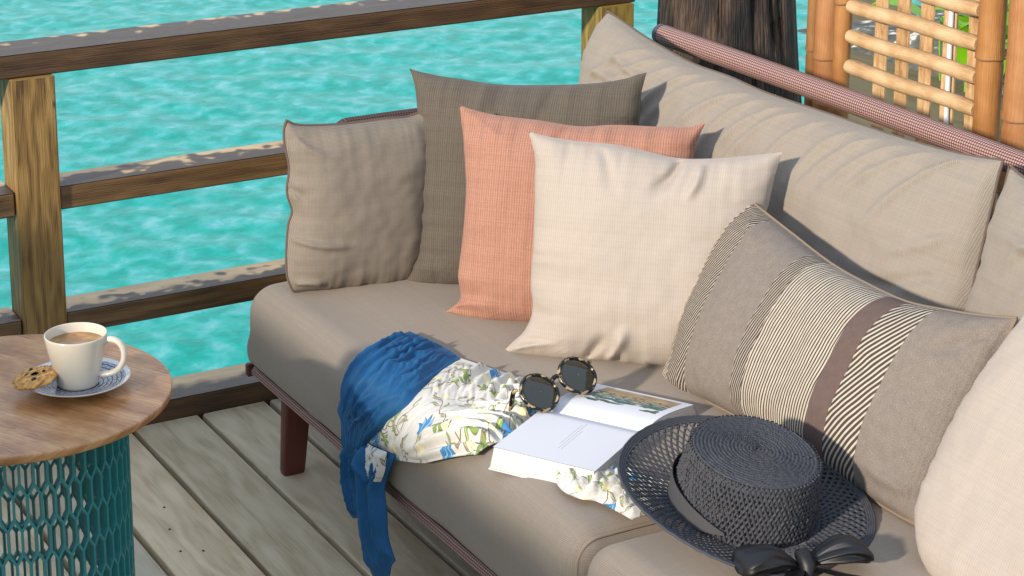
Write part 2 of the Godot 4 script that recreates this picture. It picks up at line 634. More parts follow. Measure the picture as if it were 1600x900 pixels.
func page_tex(side: int) -> ImageTexture:
	# v runs from the fore-edge (0) to the gutter (1); u along the spine
	var n := 512
	var im := Image.create(n, n, false, Image.FORMAT_RGB8)
	im.fill(Color(0.83, 0.83, 0.84))
	rng.seed = 12
	if side == 0:
		# three short lines of tiny type, too small to read
		for l in 3:
			var x := 276 - l * 15
			var y := 130 + (40 if l == 2 else 0)
			var stop := 390 - (60 if l == 0 else 0)
			while y < stop:
				var L := rng.randi_range(6, 20)
				for yy in range(y, y + L):
					for xx in range(x, x + 5):
						if (yy + xx * 3) % 3 > 0: im.set_pixel(xx, yy, Color(0.62, 0.62, 0.64))
				y += L + 4
	else:
		var f := fnl(3, 0.012, 4)
		for y in range(30, 330):
			for x in range(70, 470):
				var t := f.get_noise_2d(x * 0.6, y * 1.6)
				var v := (y - 30) / 300.0
				var c := Color(0.56, 0.48, 0.38).lerp(Color(0.72, 0.62, 0.48), clampf(t + 0.5, 0, 1))
				if v > 0.55 + t * 0.3: c = Color(0.45, 0.58, 0.62).lerp(Color(0.28, 0.36, 0.30), clampf(t * 2 + 0.4, 0, 1))
				if f.get_noise_2d(x * 2.5 + 400, y * 2.5) > 0.18 and v > 0.3: c = Color(0.30, 0.36, 0.28)
				if v > 0.86 + t * 0.5: continue
				im.set_pixel(x, y, c)
	im.generate_mipmaps()
	return ImageTexture.create_from_image(im)

func ntex(sd: int, freq: float, stops: Array, size := 512, oct := 4, kind := FastNoiseLite.TYPE_SIMPLEX_SMOOTH, warp := 0.0) -> NoiseTexture2D:
	var t := NoiseTexture2D.new()
	t.width = size; t.height = size; t.seamless = true
	t.noise = fnl(sd, freq, oct, kind)
	t.generate_mipmaps = true
	var g := Gradient.new()
	var offs := PackedFloat32Array(); var cols := PackedColorArray()
	for s in stops:
		offs.append(s[0]); cols.append(s[1])
	g.offsets = offs; g.colors = cols
	t.noise.domain_warp_enabled = warp > 0.0
	t.noise.domain_warp_amplitude = warp; t.noise.domain_warp_frequency = freq * 0.8
	t.color_ramp = g
	return t

func nnorm(sd: int, freq: float, strength: float, size := 512, oct := 4) -> NoiseTexture2D:
	var t := NoiseTexture2D.new()
	t.width = size; t.height = size; t.seamless = true
	t.noise = fnl(sd, freq, oct)
	t.as_normal_map = true; t.bump_strength = strength
	return t

# ribbon strip along a path; w = half-width vectors
func ribbon(path: Array, w: Array, thick := 0.0008, sub := 6) -> Geo:
	var g := Geo.new()
	var cv := Curve3D.new()
	for k in path.size():
		var a: Vector3 = path[maxi(k - 1, 0)]
		var b: Vector3 = path[mini(k + 1, path.size() - 1)]
		cv.add_point(path[k], -(b - a) / 6.0, (b - a) / 6.0)
	var n := (path.size() - 1) * sub + 1
	var P := PackedVector3Array(); var T := PackedVector2Array()
	for k in n:
		var f := float(k) / sub
		var j := mini(int(f), path.size() - 2)
		var t := f - j
		var p := cv.sample(j, t)
		var ww: Vector3 = w[j].lerp(w[j + 1], t)
		for e in 5:
			P.append(p + ww * (e / 2.0 - 1.0)); T.append(Vector2(e / 4.0, f))
	g.grid(P, 5, n, T)
	var Q := PackedVector3Array()
	for k in P.size(): Q.append(P[k] - g.n[k] * thick)
	g.grid(Q, 5, n, T, true)
	return g

func lerp_path(pts: Array, n: int) -> Array:
	var cv := Curve3D.new()
	for k in pts.size():
		var a: Vector3 = pts[maxi(k - 1, 0)]
		var b: Vector3 = pts[mini(k + 1, pts.size() - 1)]
		cv.add_point(pts[k], -(b - a) / 6.0, (b - a) / 6.0)
	var out := []
	for k in n:
		var f := float(k) / (n - 1) * (pts.size() - 1)
		var j := mini(int(f), pts.size() - 2)
		out.append(cv.sample(j, f - j))
	return out

# ------------------------------------------------------------------ build
func _ready() -> void:
	# camera: a level-shifted lens, 13.6 degrees down
	var cam := Camera3D.new()
	cam.name = "camera"
	var yaw := deg_to_rad(-60.849); var pitch := deg_to_rad(13.579)
	var fw := Vector3(cos(pitch) * sin(yaw), -sin(pitch), -cos(pitch) * cos(yaw))
	var ri := Vector3(cos(yaw), 0, sin(yaw))
	cam.transform = Transform3D(Basis(ri, ri.cross(fw), -fw), Vector3(4.29975, 1.95, 1.6575))
	cam.projection = Camera3D.PROJECTION_FRUSTUM
	cam.near = 0.05; cam.far = 3000.0
	cam.size = 0.05 * 900.0 / 3344.4
	cam.frustum_offset = Vector2(0, -0.05 * 376.88 / 3344.4)
	add_child(cam)
	cam.current = true
	# sky and sun
	var we := WorldEnvironment.new()
	we.name = "world_environment"
	var env := Environment.new()
	env.background_mode = Environment.BG_SKY
	var sm := ProceduralSkyMaterial.new()
	sm.sky_top_color = Color(0.64, 0.70, 0.79)
	sm.sky_horizon_color = Color(0.90, 0.90, 0.89)
	sm.sky_curve = 0.18
	sm.ground_horizon_color = Color(0.62, 0.74, 0.74)
	sm.ground_bottom_color = Color(0.30, 0.42, 0.42)
	sm.sky_energy_multiplier = 1.05
	var sky := Sky.new()
	sky.sky_material = sm
	env.sky = sky
	env.background_energy_multiplier = 1.0
	env.ambient_light_source = Environment.AMBIENT_SOURCE_SKY
	env.tonemap_mode = Environment.TONE_MAPPER_LINEAR
	env.tonemap_exposure = 1.75
	env.sdfgi_enabled = true; env.ssao_enabled = true; env.ssil_enabled = true
	we.environment = env
	add_child(we)
	var sun := DirectionalLight3D.new()
	sun.name = "sun"
	sun.light_color = Color(1.0, 0.95, 0.88)
	sun.light_energy = 0.95
	sun.light_angular_distance = 3.0
	sun.shadow_enabled = true
	var el := deg_to_rad(20.0); var az := deg_to_rad(20.0)
	add_child(sun)
	sun.look_at_from_position(Vector3(sin(az) * cos(el), sin(el), cos(az) * cos(el)) * 20.0, Vector3.ZERO)

	# ---------------------------------------------------------------- materials
	var deck_w := wood(1024, 256, 3, [Color(0.71, 0.66, 0.57), Color(0.79, 0.75, 0.67), Color(0.83, 0.795, 0.72), Color(0.87, 0.84, 0.775)], 1.5, 1.0, 0.2, [[0.3, 0.3, 0.02]], 0.25)
	var rail_w := wood(1024, 256, 11, [Color(0.26, 0.185, 0.11), Color(0.36, 0.265, 0.155), Color(0.41, 0.305, 0.18), Color(0.48, 0.365, 0.225)], 3.0, 0.8, 0.3, [], 0.35)
	var post_w := wood(1024, 256, 22, [Color(0.30, 0.215, 0.11), Color(0.47, 0.36, 0.185), Color(0.54, 0.42, 0.23), Color(0.62, 0.50, 0.29)], 4.0, 0.9, 0.3, [[0.30, 0.44, 0.045]], 0.3)
	var teak_w := wood(1024, 256, 41, [Color(0.54, 0.36, 0.20), Color(0.63, 0.44, 0.26), Color(0.68, 0.49, 0.305), Color(0.74, 0.565, 0.38)], 4.0, 0.5, 0.5, [], 0.3)
	var bam_w := wood(1024, 256, 52, [Color(0.54, 0.39, 0.23), Color(0.62, 0.46, 0.29), Color(0.66, 0.51, 0.34), Color(0.73, 0.59, 0.42)], 2.0, 0.3, 0.22, [], 0.3)
	var log_w := wood(1024, 256, 61, [Color(0.07, 0.045, 0.03), Color(0.145, 0.10, 0.072), Color(0.20, 0.145, 0.11), Color(0.30, 0.235, 0.185)], 4.0, 0.8, 0.6, [], 0.6)
	var deck_m := []
	for k in 4:
		deck_m.append(texmat(deck_w, Vector3(0.7, 5.0, 1), [Color(0.95, 0.915, 0.84), Color(0.88, 0.86, 0.81), Color(1.0, 0.945, 0.85), Color(0.92, 0.88, 0.80)][k], 0.75, 0.35))
	var rail_m := texmat(rail_w, Vector3(0.8, 6.0, 1), Color(1, 1, 1), 0.5, 0.4)
	var rail_d := texmat(rail_w, Vector3(0.8, 6.0, 1), Color(0.80, 0.78, 0.78), 0.42, 0.4)
	var post_m := texmat(post_w, Vector3(0.9, 6.5, 1), Color(1, 1, 1), 0.6, 0.4)
	var post_g := texmat(post_w, Vector3(0.9, 6.5, 1), Color(0.95, 1.0, 0.82), 0.6, 0.4)
	var teak_m := texmat(teak_w, Vector3(2.2, 3.2, 1), Color(1, 1, 1), 0.3, 0.15)
	var bam_m := texmat(bam_w, Vector3(1.6, 1.0, 1), Color(1, 1, 1), 0.6, 0.25)
	var bar_w := wood(512, 256, 57, [Color(0.58, 0.44, 0.29), Color(0.68, 0.54, 0.375), Color(0.72, 0.585, 0.42), Color(0.78, 0.66, 0.50)], 2.0, 0.4, 0.35, [], 0.5)
	var bar_m := texmat(bar_w, Vector3(2.2, 1.0, 1), Color(1, 1, 1), 0.75, 0.3)
	var bam_d := texmat(bam_w, Vector3(1.6, 1.0, 1), Color(0.84, 0.77, 0.68), 0.45, 0.25)
	var bam_p := texmat(bam_w, Vector3(1.6, 1.0, 1), Color(0.96, 0.86, 0.80), 0.6, 0.25)
	var bam_o := texmat(bam_w, Vector3(1.6, 1.0, 1), Color(0.95, 0.85, 0.70), 0.6, 0.25)
	var node_m := std(Color(0.46, 0.34, 0.22), 0.7)
	var log_m := texmat(log_w, Vector3(0.9, 3.0, 1), Color(1, 1, 1), 0.7, 1.2)
	var olive_m := texmat(deck_w, Vector3(0.7, 3.0, 1), Color(0.50, 0.47, 0.33), 0.8, 0.3)
	var canvas := weave(1, 48, 0, 0.0, 0.022)
	var ribbed := weave(2, 80, 22, 0.12, 0.05)
	var fine := weave(4, 100, 25, 0.04, 0.016)
	var sf := Vector3(9.0, 9.0, 9.0)
	var seat_m := texmat(canvas, sf, Color(0.70, 0.64, 0.572), 0.9, 0.6)
	var back_m := texmat(canvas, sf, Color(0.685, 0.638, 0.58), 0.9, 0.6)
	var taupe_m := texmat(ribbed, sf, Color(0.47, 0.425, 0.37), 0.9, 0.8)
	var coral_m := texmat(ribbed, sf, Color(0.85, 0.615, 0.515), 0.9, 0.8)
	var cream_m := texmat(fine, sf, Color(0.855, 0.795, 0.735), 0.9, 0.7)
	var pip_s := std(Color(0.56, 0.50, 0.44), 0.9)
	var pip_m := std(Color(0.36, 0.31, 0.27), 0.9)
	for m in [seat_m, back_m, taupe_m, coral_m, cream_m]:
		m.rim_enabled = true; m.rim = 0.25; m.rim_tint = 0.5
	var check_m := texmat([check_tex()], Vector3(20.0, 1.0, 1), Color(0.92, 0.90, 0.90), 0.6)
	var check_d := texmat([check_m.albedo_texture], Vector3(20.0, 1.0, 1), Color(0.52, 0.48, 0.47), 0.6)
	var frame_m := std(Color(0.36, 0.17, 0.145), 0.35)
	var cap_m := std(Color(0.25, 0.24, 0.27), 0.4)

	# ---------------------------------------------------------------- the sea
	var sea_m := std(Color(1, 1, 1), 0.3)
	sea_m.metallic_specular = 0.2
	sea_m.albedo_texture = ntex(90, 0.012, [[0.0, Color(0.0, 0.53, 0.47)], [0.38, Color(0.03, 0.60, 0.54)], [0.52, Color(0.11, 0.63, 0.58)], [0.70, Color(0.25, 0.66, 0.63)], [1.0, Color(0.46, 0.72, 0.71)]], 1024, 5, FastNoiseLite.TYPE_SIMPLEX_SMOOTH, 45.0)
	sea_m.uv1_scale = Vector3(0.40, 0.33, 1)
	sea_m.normal_enabled = true
	sea_m.normal_texture = nnorm(91, 0.02, 6.0, 512, 4)
	sea_m.normal_scale = 0.2
	var sea := Geo.new()
	var cs := []
	var reach := 0.0
	var axis := []
	for k in 241:
		var q := float(k - 120)
		axis.append(q * 0.1 if absf(q) <= 105 else signf(q) * (10.5 + pow(absf(q) - 105, 1.0) * 0.1 + pow(maxf(absf(q) - 105, 0) / 15.0, 4.0) * 700.0))
	var wf := fnl(92, 1.0, 3)
	var SP := PackedVector3Array(); var ST := PackedVector2Array()
	for b in 241:
		for a in 241:
			# waves run across the view: axes turned by 30 degrees
			var lx: float = axis[a]; var lz: float = axis[b]
			var p := Vector3(-8.5, 0, -3.0) + Vector3(ri.x, 0, ri.z) * lx + Vector3(-ri.z, 0, ri.x) * lz
			var hgt := 0.0
			if absf(lx) < 10.6 and absf(lz) < 10.6:
				hgt = wf.get_noise_2d(lx * 0.8, lz * 1.8) * 0.022 + wf.get_noise_2d(lx * 2.4 + 50, lz * 4.0) * 0.010
			SP.append(Vector3(p.x, -1.8 + hgt, p.z)); ST.append(Vector2(lx, lz))
	sea.grid(SP, 241, 241, ST, true)
	obj("sea", sea, sea_m).set_meta("kind", "structure")

	# ---------------------------------------------------------------- deck
	var deck := structure("deck")
	for k in range(-5, 16):
		var z := -0.0926 + 0.1637 * (k + 0.5)
		var g := bx(Vector3(5.6, 0.032, 0.1525), Vector3(2.8 + 0.002, -0.016 + 0.0006 * (k % 3), z), 0.004, Vector3.ZERO, Vector2(0.37 * k, 0.29 * k))
		obj("board", g, deck_m[posmod(k * 7, 4)], deck)
	obj("subframe", bx(Vector3(5.6, 0.1, 3.6), Vector3(2.802, -0.11, 0.75)), rail_m, deck)
	for q in [[0.32, 0.005], [0.62, 0.01], [0.95, 0.004]]: pass
	var nailg := Geo.new()
	for q in [[0.52, 0.335], [0.62, 0.35], [0.64, 0.31], [1.2, 0.02], [0.42, 0.31], [0.9, 0.16]]:
		nailg.box(Vector3(0.006, 0.002, 0.005), Transform3D(Basis.IDENTITY, Vector3(q[0], 0.0015, q[1])), 0.0008)
	obj("nail_marks", nailg, std(Color(0.12, 0.11, 0.1), 0.6), deck)

	# ---------------------------------------------------------------- railing
	var rl := thing("deck_railing", "brown wooden railing with three rails and square posts along the sea edge", "railing")
	var z0 := -1.085; var z1 := 2.6
	var zr := Basis.from_euler(Vector3(0, 0, 0))
	obj("kick_board", bx(Vector3(0.122, 0.16, z1 - z0), Vector3(-0.061, 0.0465 - 0.08, (z0 + z1) / 2), 0.004, Vector3.ZERO, Vector2(0.3, 0.1)), rail_d, rl)
	obj("top_rail", bx(Vector3(0.128, 0.0505, z1 - z0), Vector3(-0.064 + 0.004, 0.8585, (z0 + z1) / 2), 0.004, Vector3.ZERO, Vector2(0.1, 0.5)), rail_d, rl)
	for pz in [0.4165, -1.028, 1.861]:
		obj("post", bx(Vector3(0.095, 0.786, 0.0945), Vector3(-0.0365, 0.0465 + 0.393, pz), 0.003, Vector3.ZERO, Vector2(0.13 - pz * 0.3, 0.31)), post_m if pz > 0 else post_g, rl)
	for seg in [[-0.980, 0.369], [0.4645, 1.813], [1.909, 2.6]]:
		for yy in [[0.2453, 0.2968], [0.5303, 0.583]]:
			obj("rail", bx(Vector3(0.098, yy[1] - yy[0], seg[1] - seg[0] - 0.002), Vector3(-0.049, (yy[0] + yy[1]) / 2, (seg[0] + seg[1]) / 2), 0.004, Vector3.ZERO, Vector2(seg[0] + yy[0], yy[0] * 3)), rail_m, rl)

	# upper faces: warm sunlight dapples painted into vertex colours, mostly towards the outer edge
	var dapple_m := texmat(deck_w, Vector3(0.9, 5.0, 1), Color(1, 1, 1), 0.5, 0.3)
	dapple_m.vertex_color_use_as_albedo = true
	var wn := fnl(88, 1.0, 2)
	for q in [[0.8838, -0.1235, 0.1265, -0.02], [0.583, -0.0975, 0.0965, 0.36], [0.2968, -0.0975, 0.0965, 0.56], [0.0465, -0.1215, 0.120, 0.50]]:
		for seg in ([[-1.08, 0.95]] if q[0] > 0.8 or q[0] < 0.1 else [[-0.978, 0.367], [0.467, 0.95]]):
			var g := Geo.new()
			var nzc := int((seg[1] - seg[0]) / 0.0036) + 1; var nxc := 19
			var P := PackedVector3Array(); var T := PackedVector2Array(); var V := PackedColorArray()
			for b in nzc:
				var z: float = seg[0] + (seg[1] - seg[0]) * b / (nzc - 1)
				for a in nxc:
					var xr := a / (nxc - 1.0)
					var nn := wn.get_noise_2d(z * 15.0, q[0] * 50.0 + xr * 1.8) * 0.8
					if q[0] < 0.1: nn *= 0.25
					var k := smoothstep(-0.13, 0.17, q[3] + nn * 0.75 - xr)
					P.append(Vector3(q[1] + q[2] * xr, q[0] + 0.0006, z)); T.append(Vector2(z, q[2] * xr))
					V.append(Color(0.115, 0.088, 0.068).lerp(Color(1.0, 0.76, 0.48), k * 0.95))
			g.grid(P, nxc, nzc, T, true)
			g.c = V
			obj("dappled_face", g, dapple_m, rl)

	# added wall out of view, blocks the low sun; white to bounce fill
	var bounce_white := std(Color(0.88, 0.87, 0.84), 0.6)
	var wall := thing("sun_block_wall", "added unseen white board wall that blocks the low sun from deck and seat front", "wall", Vector3(0, 0, 2.75))
	for k in 36:
		obj("board", bx(Vector3(0.155, 1.42, 0.03), Vector3(-0.4 + 0.16 * k, 0.71, 0), 0.003, Vector3.ZERO, Vector2(0.4 * k, 0.3 * k)), bounce_white, wall)

	# ---------------------------------------------------------------- timber column and bamboo screen
	var lg := Geo.new()
	var LP := PackedVector3Array(); var LT := PackedVector2Array()
	var lf := fnl(64, 1.0, 4)
	for b in 70:
		var y := -0.1 + 3.2 * b / 69.0
		var r := 0.124 + 0.185 * exp(-maxf(y, 0.0) * 1.9)
		for a in 121:
			var w := TAU * a / 120.0
			var rr := r + lf.get_noise_3d(cos(w) * 1.2, sin(w) * 1.2, y * 0.4) * 0.03
			rr -= 0.022 * pow(maxf(0.0, 1.0 - absf(lf.get_noise_3d(cos(w) * 6.0, sin(w) * 6.0, y * 0.35)) * 9.0), 2.0)
			LP.append(Vector3(cos(w) * rr, y, sin(w) * rr)); LT.append(Vector2(y, w / TAU * 1.0))
	lg.grid(LP, 121, 70, LT, false, true)
	var trunk := obj("timber_column", lg, log_m)
	trunk.position = Vector3(0.045, 0, -1.322)
	tag(trunk, "thick dark brown flared log column with cracks behind the sofa corner", "column")

	var scr := thing("bamboo_screen", "lashed bamboo lattice screen standing behind the sofa backrest", "screen", Vector3(0, 0, -1.25))
	for q in [[0.482, 0.016, -0.012, 1], [0.5485, 0.0285, 0.0, 2], [0.6205, 0.0200, 0.014, 3], [1.098, 0.028, 0.012, 3], [1.194, 0.036, 0.01, 2]]:
		var path := []; var rad := []
		var nd: float = [0.80, 0.797, 0.939, 0.917, 0.812][[0.482, 0.5485, 0.6205, 1.098, 1.194].find(q[0])]
		for k in 480:
			var y := 2.2 * k / 479.0
			var dy := fposmod(y - nd + 0.14, 0.28) - 0.14
			path.append(Vector3(q[0] - 0.004 * sin(y * 3.0), y, q[2]))
			rad.append(q[1] * (1.0 + 0.09 * exp(-pow(dy / 0.007, 2)) - 0.07 * exp(-pow((dy + 0.012) / 0.005, 2)) + 0.02 * cos(dy / 0.28 * TAU)))
		var g := Geo.new()
		g.tube(path, rad, 20, true, 1.0, Vector3.ZERO, Vector2(1.0, 0.6))
		var pole := obj("pole", g, [bam_m, bam_d, bam_p, bam_o][q[3]], scr)
		for k in range(-4, 6):
			var yy: float = nd + 0.28 * k
			if yy < 0.05 or yy > 2.1: continue
			var ring := []
			for a in 25: ring.append(Vector3(q[0] - 0.004 * sin(yy * 3.0) + cos(TAU * a / 24.0) * q[1] * 1.045, yy - 0.006 + 0.001 * sin(a * 0.9), q[2] + sin(TAU * a / 24.0) * q[1] * 1.045))
			var gn2 := Geo.new()
			gn2.tube(ring, 0.0022, 6, false)
			obj("node", gn2, node_m, pole)
	for k in range(-1, 9):
		var y := 0.728 + 0.0692 * k
		if k == -1: continue
		if k == 0: continue
		var path := []; var rad := []
		for j in 24:
			var x := 0.655 + 0.42 * j / 23.0
			path.append(Vector3(x, y + 0.0015 * sin(x * 20 + k) + 0.004 * (x - 0.86), 0.022))
			rad.append(0.0168 + 0.0005 * sin(x * 9 + k * 2.0) - (0.002 if j == 0 or j == 23 else 0.0))
		var g := Geo.new()
		g.tube(path, rad, 14, true, 1.0, Vector3.ZERO, Vector2(1.0, 0.5))
		obj("bar", g, bar_m, scr)
	for k in 5:
		var x := 0.728 + 0.0755 * k
		obj("slat", bx(Vector3(0.041, 1.9, 0.007), Vector3(x, 0.95, -0.006 + 0.002 * (k % 2)), 0.002, Vector3.ZERO, Vector2(0.2 * k, 0.13 * k)), bar_m, scr)
	var pipe := Geo.new()
	pipe.tube([Vector3(0.967, 0.0, -1.243), Vector3(0.967, 2.0, -1.243)], 0.0055, 12)
	tag(obj("white_pipe", pipe, std(Color(0.85, 0.86, 0.88), 0.3)), "thin white pipe running up behind the bamboo bars", "pipe")

	# ---------------------------------------------------------------- walkway, planting behind the screen
	var wk := structure("walkway")
	for k in 9:
		var z := -1.62 - 0.30 * k
		obj("board", bx(Vector3(2.5 - (0.22 + (z + 1.62) * 1.324), 0.04, 0.240), Vector3((2.5 + 0.22 + (z + 1.62) * 1.324) / 2, -0.02, z), 0.004, Vector3.ZERO, Vector2(0.4 * k, 0.3 * k)), olive_m, wk)
	obj("beam", bx(Vector3(2.2, 0.1, 2.8), Vector3(1.3, -0.35, -2.85)), log_m, wk)
	var sand := Geo.new()
	var sp := PackedVector3Array(); var st := PackedVector2Array()
	var sn := fnl(12, 1.0, 3)
	for b in 30:
		for a in 40:
			var x := -2.45 + 3.4 * a / 39.0; var z := -4.5 + 1.1 * b / 29.0
			var edge := minf(minf(a, 39 - a) / 6.0, minf(b, 29 - b) / 5.0)
			sp.append(Vector3(x, 0.06 * clampf(edge, 0, 1) + sn.get_noise_2d(x * 3, z * 3) * 0.04 * clampf(edge, 0, 1), z)); st.append(Vector2(x, z))
	sand.grid(sp, 40, 30, st, true)
	var sand_m := std(Color(1, 1, 1), 0.95)
	sand_m.albedo_texture = ntex(7, 0.018, [[0.0, Color(0.20, 0.21, 0.19)], [0.5, Color(0.38, 0.38, 0.34)], [0.66, Color(0.45, 0.44, 0.40)], [0.72, Color(0.80, 0.77, 0.70)], [1.0, Color(0.93, 0.91, 0.86)]], 512, 4)  # pale ramp stops paint sunlit dapples into the ground colour
	obj("sand_bed", sand, sand_m).set_meta("kind", "structure")
	var leaf_m := std(Color(0.45, 0.66, 0.09), 0.4)
	leaf_m.backlight_enabled = true; leaf_m.backlight = Color(0.35, 0.5, 0.05)
	var plant := thing("leafy_plant", "lime green broad leaf plant seen through the bamboo lattice", "plant", Vector3(-1.35, 0.0, -3.55))
	rng.seed = 21
	for k in 26:
		var a := rng.randf() * TAU; var L := rng.randf_range(0.18, 0.32); var hgt := rng.randf_range(0.06, 0.34)
		var d := Vector3(cos(a), 0, sin(a)); var e := Vector3(-sin(a), 0, cos(a))
		var o := Vector3(rng.randf_range(-0.22, 0.22), 0, rng.randf_range(-0.16, 0.2))
		var P := PackedVector3Array(); var T := PackedVector2Array()
		for y in 9:
			var t := y / 8.0
			var c := o + Vector3(0, hgt, 0) + d * L * t + Vector3(0, 0.10 * sin(t * 2.2) - 0.02, 0)
			for x in 5:
				var s := x / 2.0 - 1.0
				P.append(c + e * s * 0.075 * sin(PI * (0.06 + 0.94 * t)) + Vector3(0, absf(s) * 0.014, 0)); T.append(Vector2(s, t))
		var g := Geo.new()
		g.grid(P, 5, 9, T)
		obj("leaf", g, leaf_m, plant)
		var gs := Geo.new()
		gs.tube([o, o + Vector3(0, hgt, 0) + d * 0.01], 0.004, 6)
		obj("stem", gs, leaf_m, plant)

	# ---------------------------------------------------------------- sofa frame
	var sofa := thing("sofa", "long outdoor sofa frame with red checked woven rails and maroon legs", "sofa")
	var bar := Geo.new()
	bar.box(Vector3(2.75, 0.026, 0.03), Transform3D(Basis.IDENTITY, Vector3(1.69, 0.2155, 0.056)), 0.008)
	for k in bar.t.size():
		bar.t[k] = Vector2(bar.v[k].x, (bar.v[k].y - bar.v[k].z) * 20.0)
	obj("front_rail", bar, check_m, sofa)
	obj("frame_cap", bx(Vector3(0.016, 0.03, 0.034), Vector3(0.307, 0.2155, 0.06), 0.004), frame_m, sofa)
	obj("seat_base", bx(Vector3(2.74, 0.03, 0.96), Vector3(1.69, 0.213, -0.44), 0.004), frame_m, sofa)
	for q in [[0.390, 0.425, 0.012], [2.95, 2.90, 0.012], [0.390, 0.425, -0.86], [2.95, 2.88, -0.86]]:
		var g := Geo.new()
		var hx := 0.0145; var hz := 0.025
		var P := PackedVector3Array(); var T := PackedVector2Array()
		var ring := []
		for k in 17:
			var w := TAU * k / 16.0
			var cx := signf(cos(w)) * pow(absf(cos(w)), 0.35); var cz := signf(sin(w)) * pow(absf(sin(w)), 0.35)
			ring.append(Vector2(cx, cz))
		for b in 4:
			var t: float = [0.0, 0.04, 0.96, 1.0][b]
			var sc := 0.93 if b == 0 else 1.0 + 0.22 * t
			for k in 17:
				P.append(Vector3(lerpf(q[0], q[1], t) + ring[k].x * hx * sc, t * 0.199, q[2] + ring[k].y * hz * sc)); T.append(Vector2(k, t))
		g.grid(P, 17, 4, T, true, true)
		obj("leg", g, frame_m, sofa)
		# glide under the foot
		obj("glide", bx(Vector3(0.024, 0.006, 0.04), Vector3(q[0], 0.003, q[2]), 0.001), cap_m, sofa)
	var bt := Geo.new()
	bt.tube(lerp_path([Vector3(0.325, 0.832, -0.955), Vector3(1.0, 0.8365, -0.953), Vector3(2.0, 0.834, -0.953), Vector3(3.06, 0.832, -0.955)], 40), 0.0235, 18, true, 1.0, Vector3.ZERO, Vector2(1.0, 3.2))
	obj("back_rail", bt, check_m, sofa)
	var capg := Geo.new()
	capg.tube([Vector3(0.306, 0.832, -0.955), Vector3(0.3105, 0.832, -0.955), Vector3(0.326, 0.832, -0.955)], [0.018, 0.0235, 0.0245], 16)
	obj("rail_cap", capg, cap_m, sofa)
	var bp := bx(Vector3(2.72, 0.50, 0.012), Vector3(1.69, 0.47, -0.962), 0.003)
	for k in bp.t.size(): bp.t[k] = Vector2(bp.v[k].x, bp.v[k].y * 20.0)
	obj("back_panel", bp, check_m, sofa)
	var at := Geo.new()
	at.tube(lerp_path([Vector3(0.30, 0.23, -0.06), Vector3(0.29, 0.45, -0.10), Vector3(0.288, 0.66, -0.125), Vector3(0.288, 0.712, -0.16), Vector3(0.288, 0.719, -0.24), Vector3(0.288, 0.715, -0.6), Vector3(0.288, 0.715, -0.955)], 60), 0.0135, 12, true, 1.0, Vector3.ZERO, Vector2(1.0, 2.0))
	obj("arm_rail", at, check_d, sofa)
	var ap := bx(Vector3(0.01, 0.46, 0.79), Vector3(0.288, 0.47, -0.55), 0.003)
	for k in ap.t.size(): ap.t[k] = Vector2(ap.v[k].z, ap.v[k].y * 20.0)
	obj("arm_panel", ap, check_d, sofa)

	# ---------------------------------------------------------------- seat and back cushions
	var s1 := seat_block(Vector3(0.312, 0.2335, -0.72), Vector3(1.672, 0.4175, 0.079), 0.055, 0.010, 5)
	var sc1 := thing("seat_cushion", "long beige seat cushion at the sea end under the garment and book", "cushion", Vector3.ZERO, "seat cushions of the sofa")
	obj("cover", s1, seat_m, sc1)
	obj("piping", welt(1.672, -1.0), pip_s, sc1)
	var s2 := seat_block(Vector3(1.678, 0.2335, -0.72), Vector3(3.04, 0.4175, 0.079), 0.055, 0.010, 6)
	var sc2 := thing("seat_cushion", "beige seat cushion under the black hat at the right front corner", "cushion", Vector3.ZERO, "seat cushions of the sofa")
	obj("cover", s2, seat_m, sc2)
	obj("piping", welt(1.678, 1.0), pip_s, sc2)
	var fan := []
	rng.seed = 40
	for k in 15:
		var u := 0.20 + 0.054 * k + rng.randf_range(-0.012, 0.012)
		var L := rng.randf_range(0.09, 0.17)
		fan.append([Vector2(u, 0.985), Vector2(u - L * 0.30, 0.93), Vector2(u - L, 0.62 - rng.randf() * 0.20), 0.010, rng.randf_range(0.006, 0.014)])
	fan.append([Vector2(0.27, 0.83), Vector2(0.16, 0.80), Vector2(0.04, 0.80), 0.02, 0.012])
	fan.append([Vector2(0.28, 0.86), Vector2(0.20, 0.87), Vector2(0.10, 0.92), 0.016, 0.010])
	fan.append([Vector2(0.96, 0.55), Vector2(0.91, 0.48), Vector2(0.84, 0.42), 0.022, -0.008])
	fan.append([Vector2(0.97, 0.70), Vector2(0.93, 0.62), Vector2(0.86, 0.55), 0.018, 0.008])
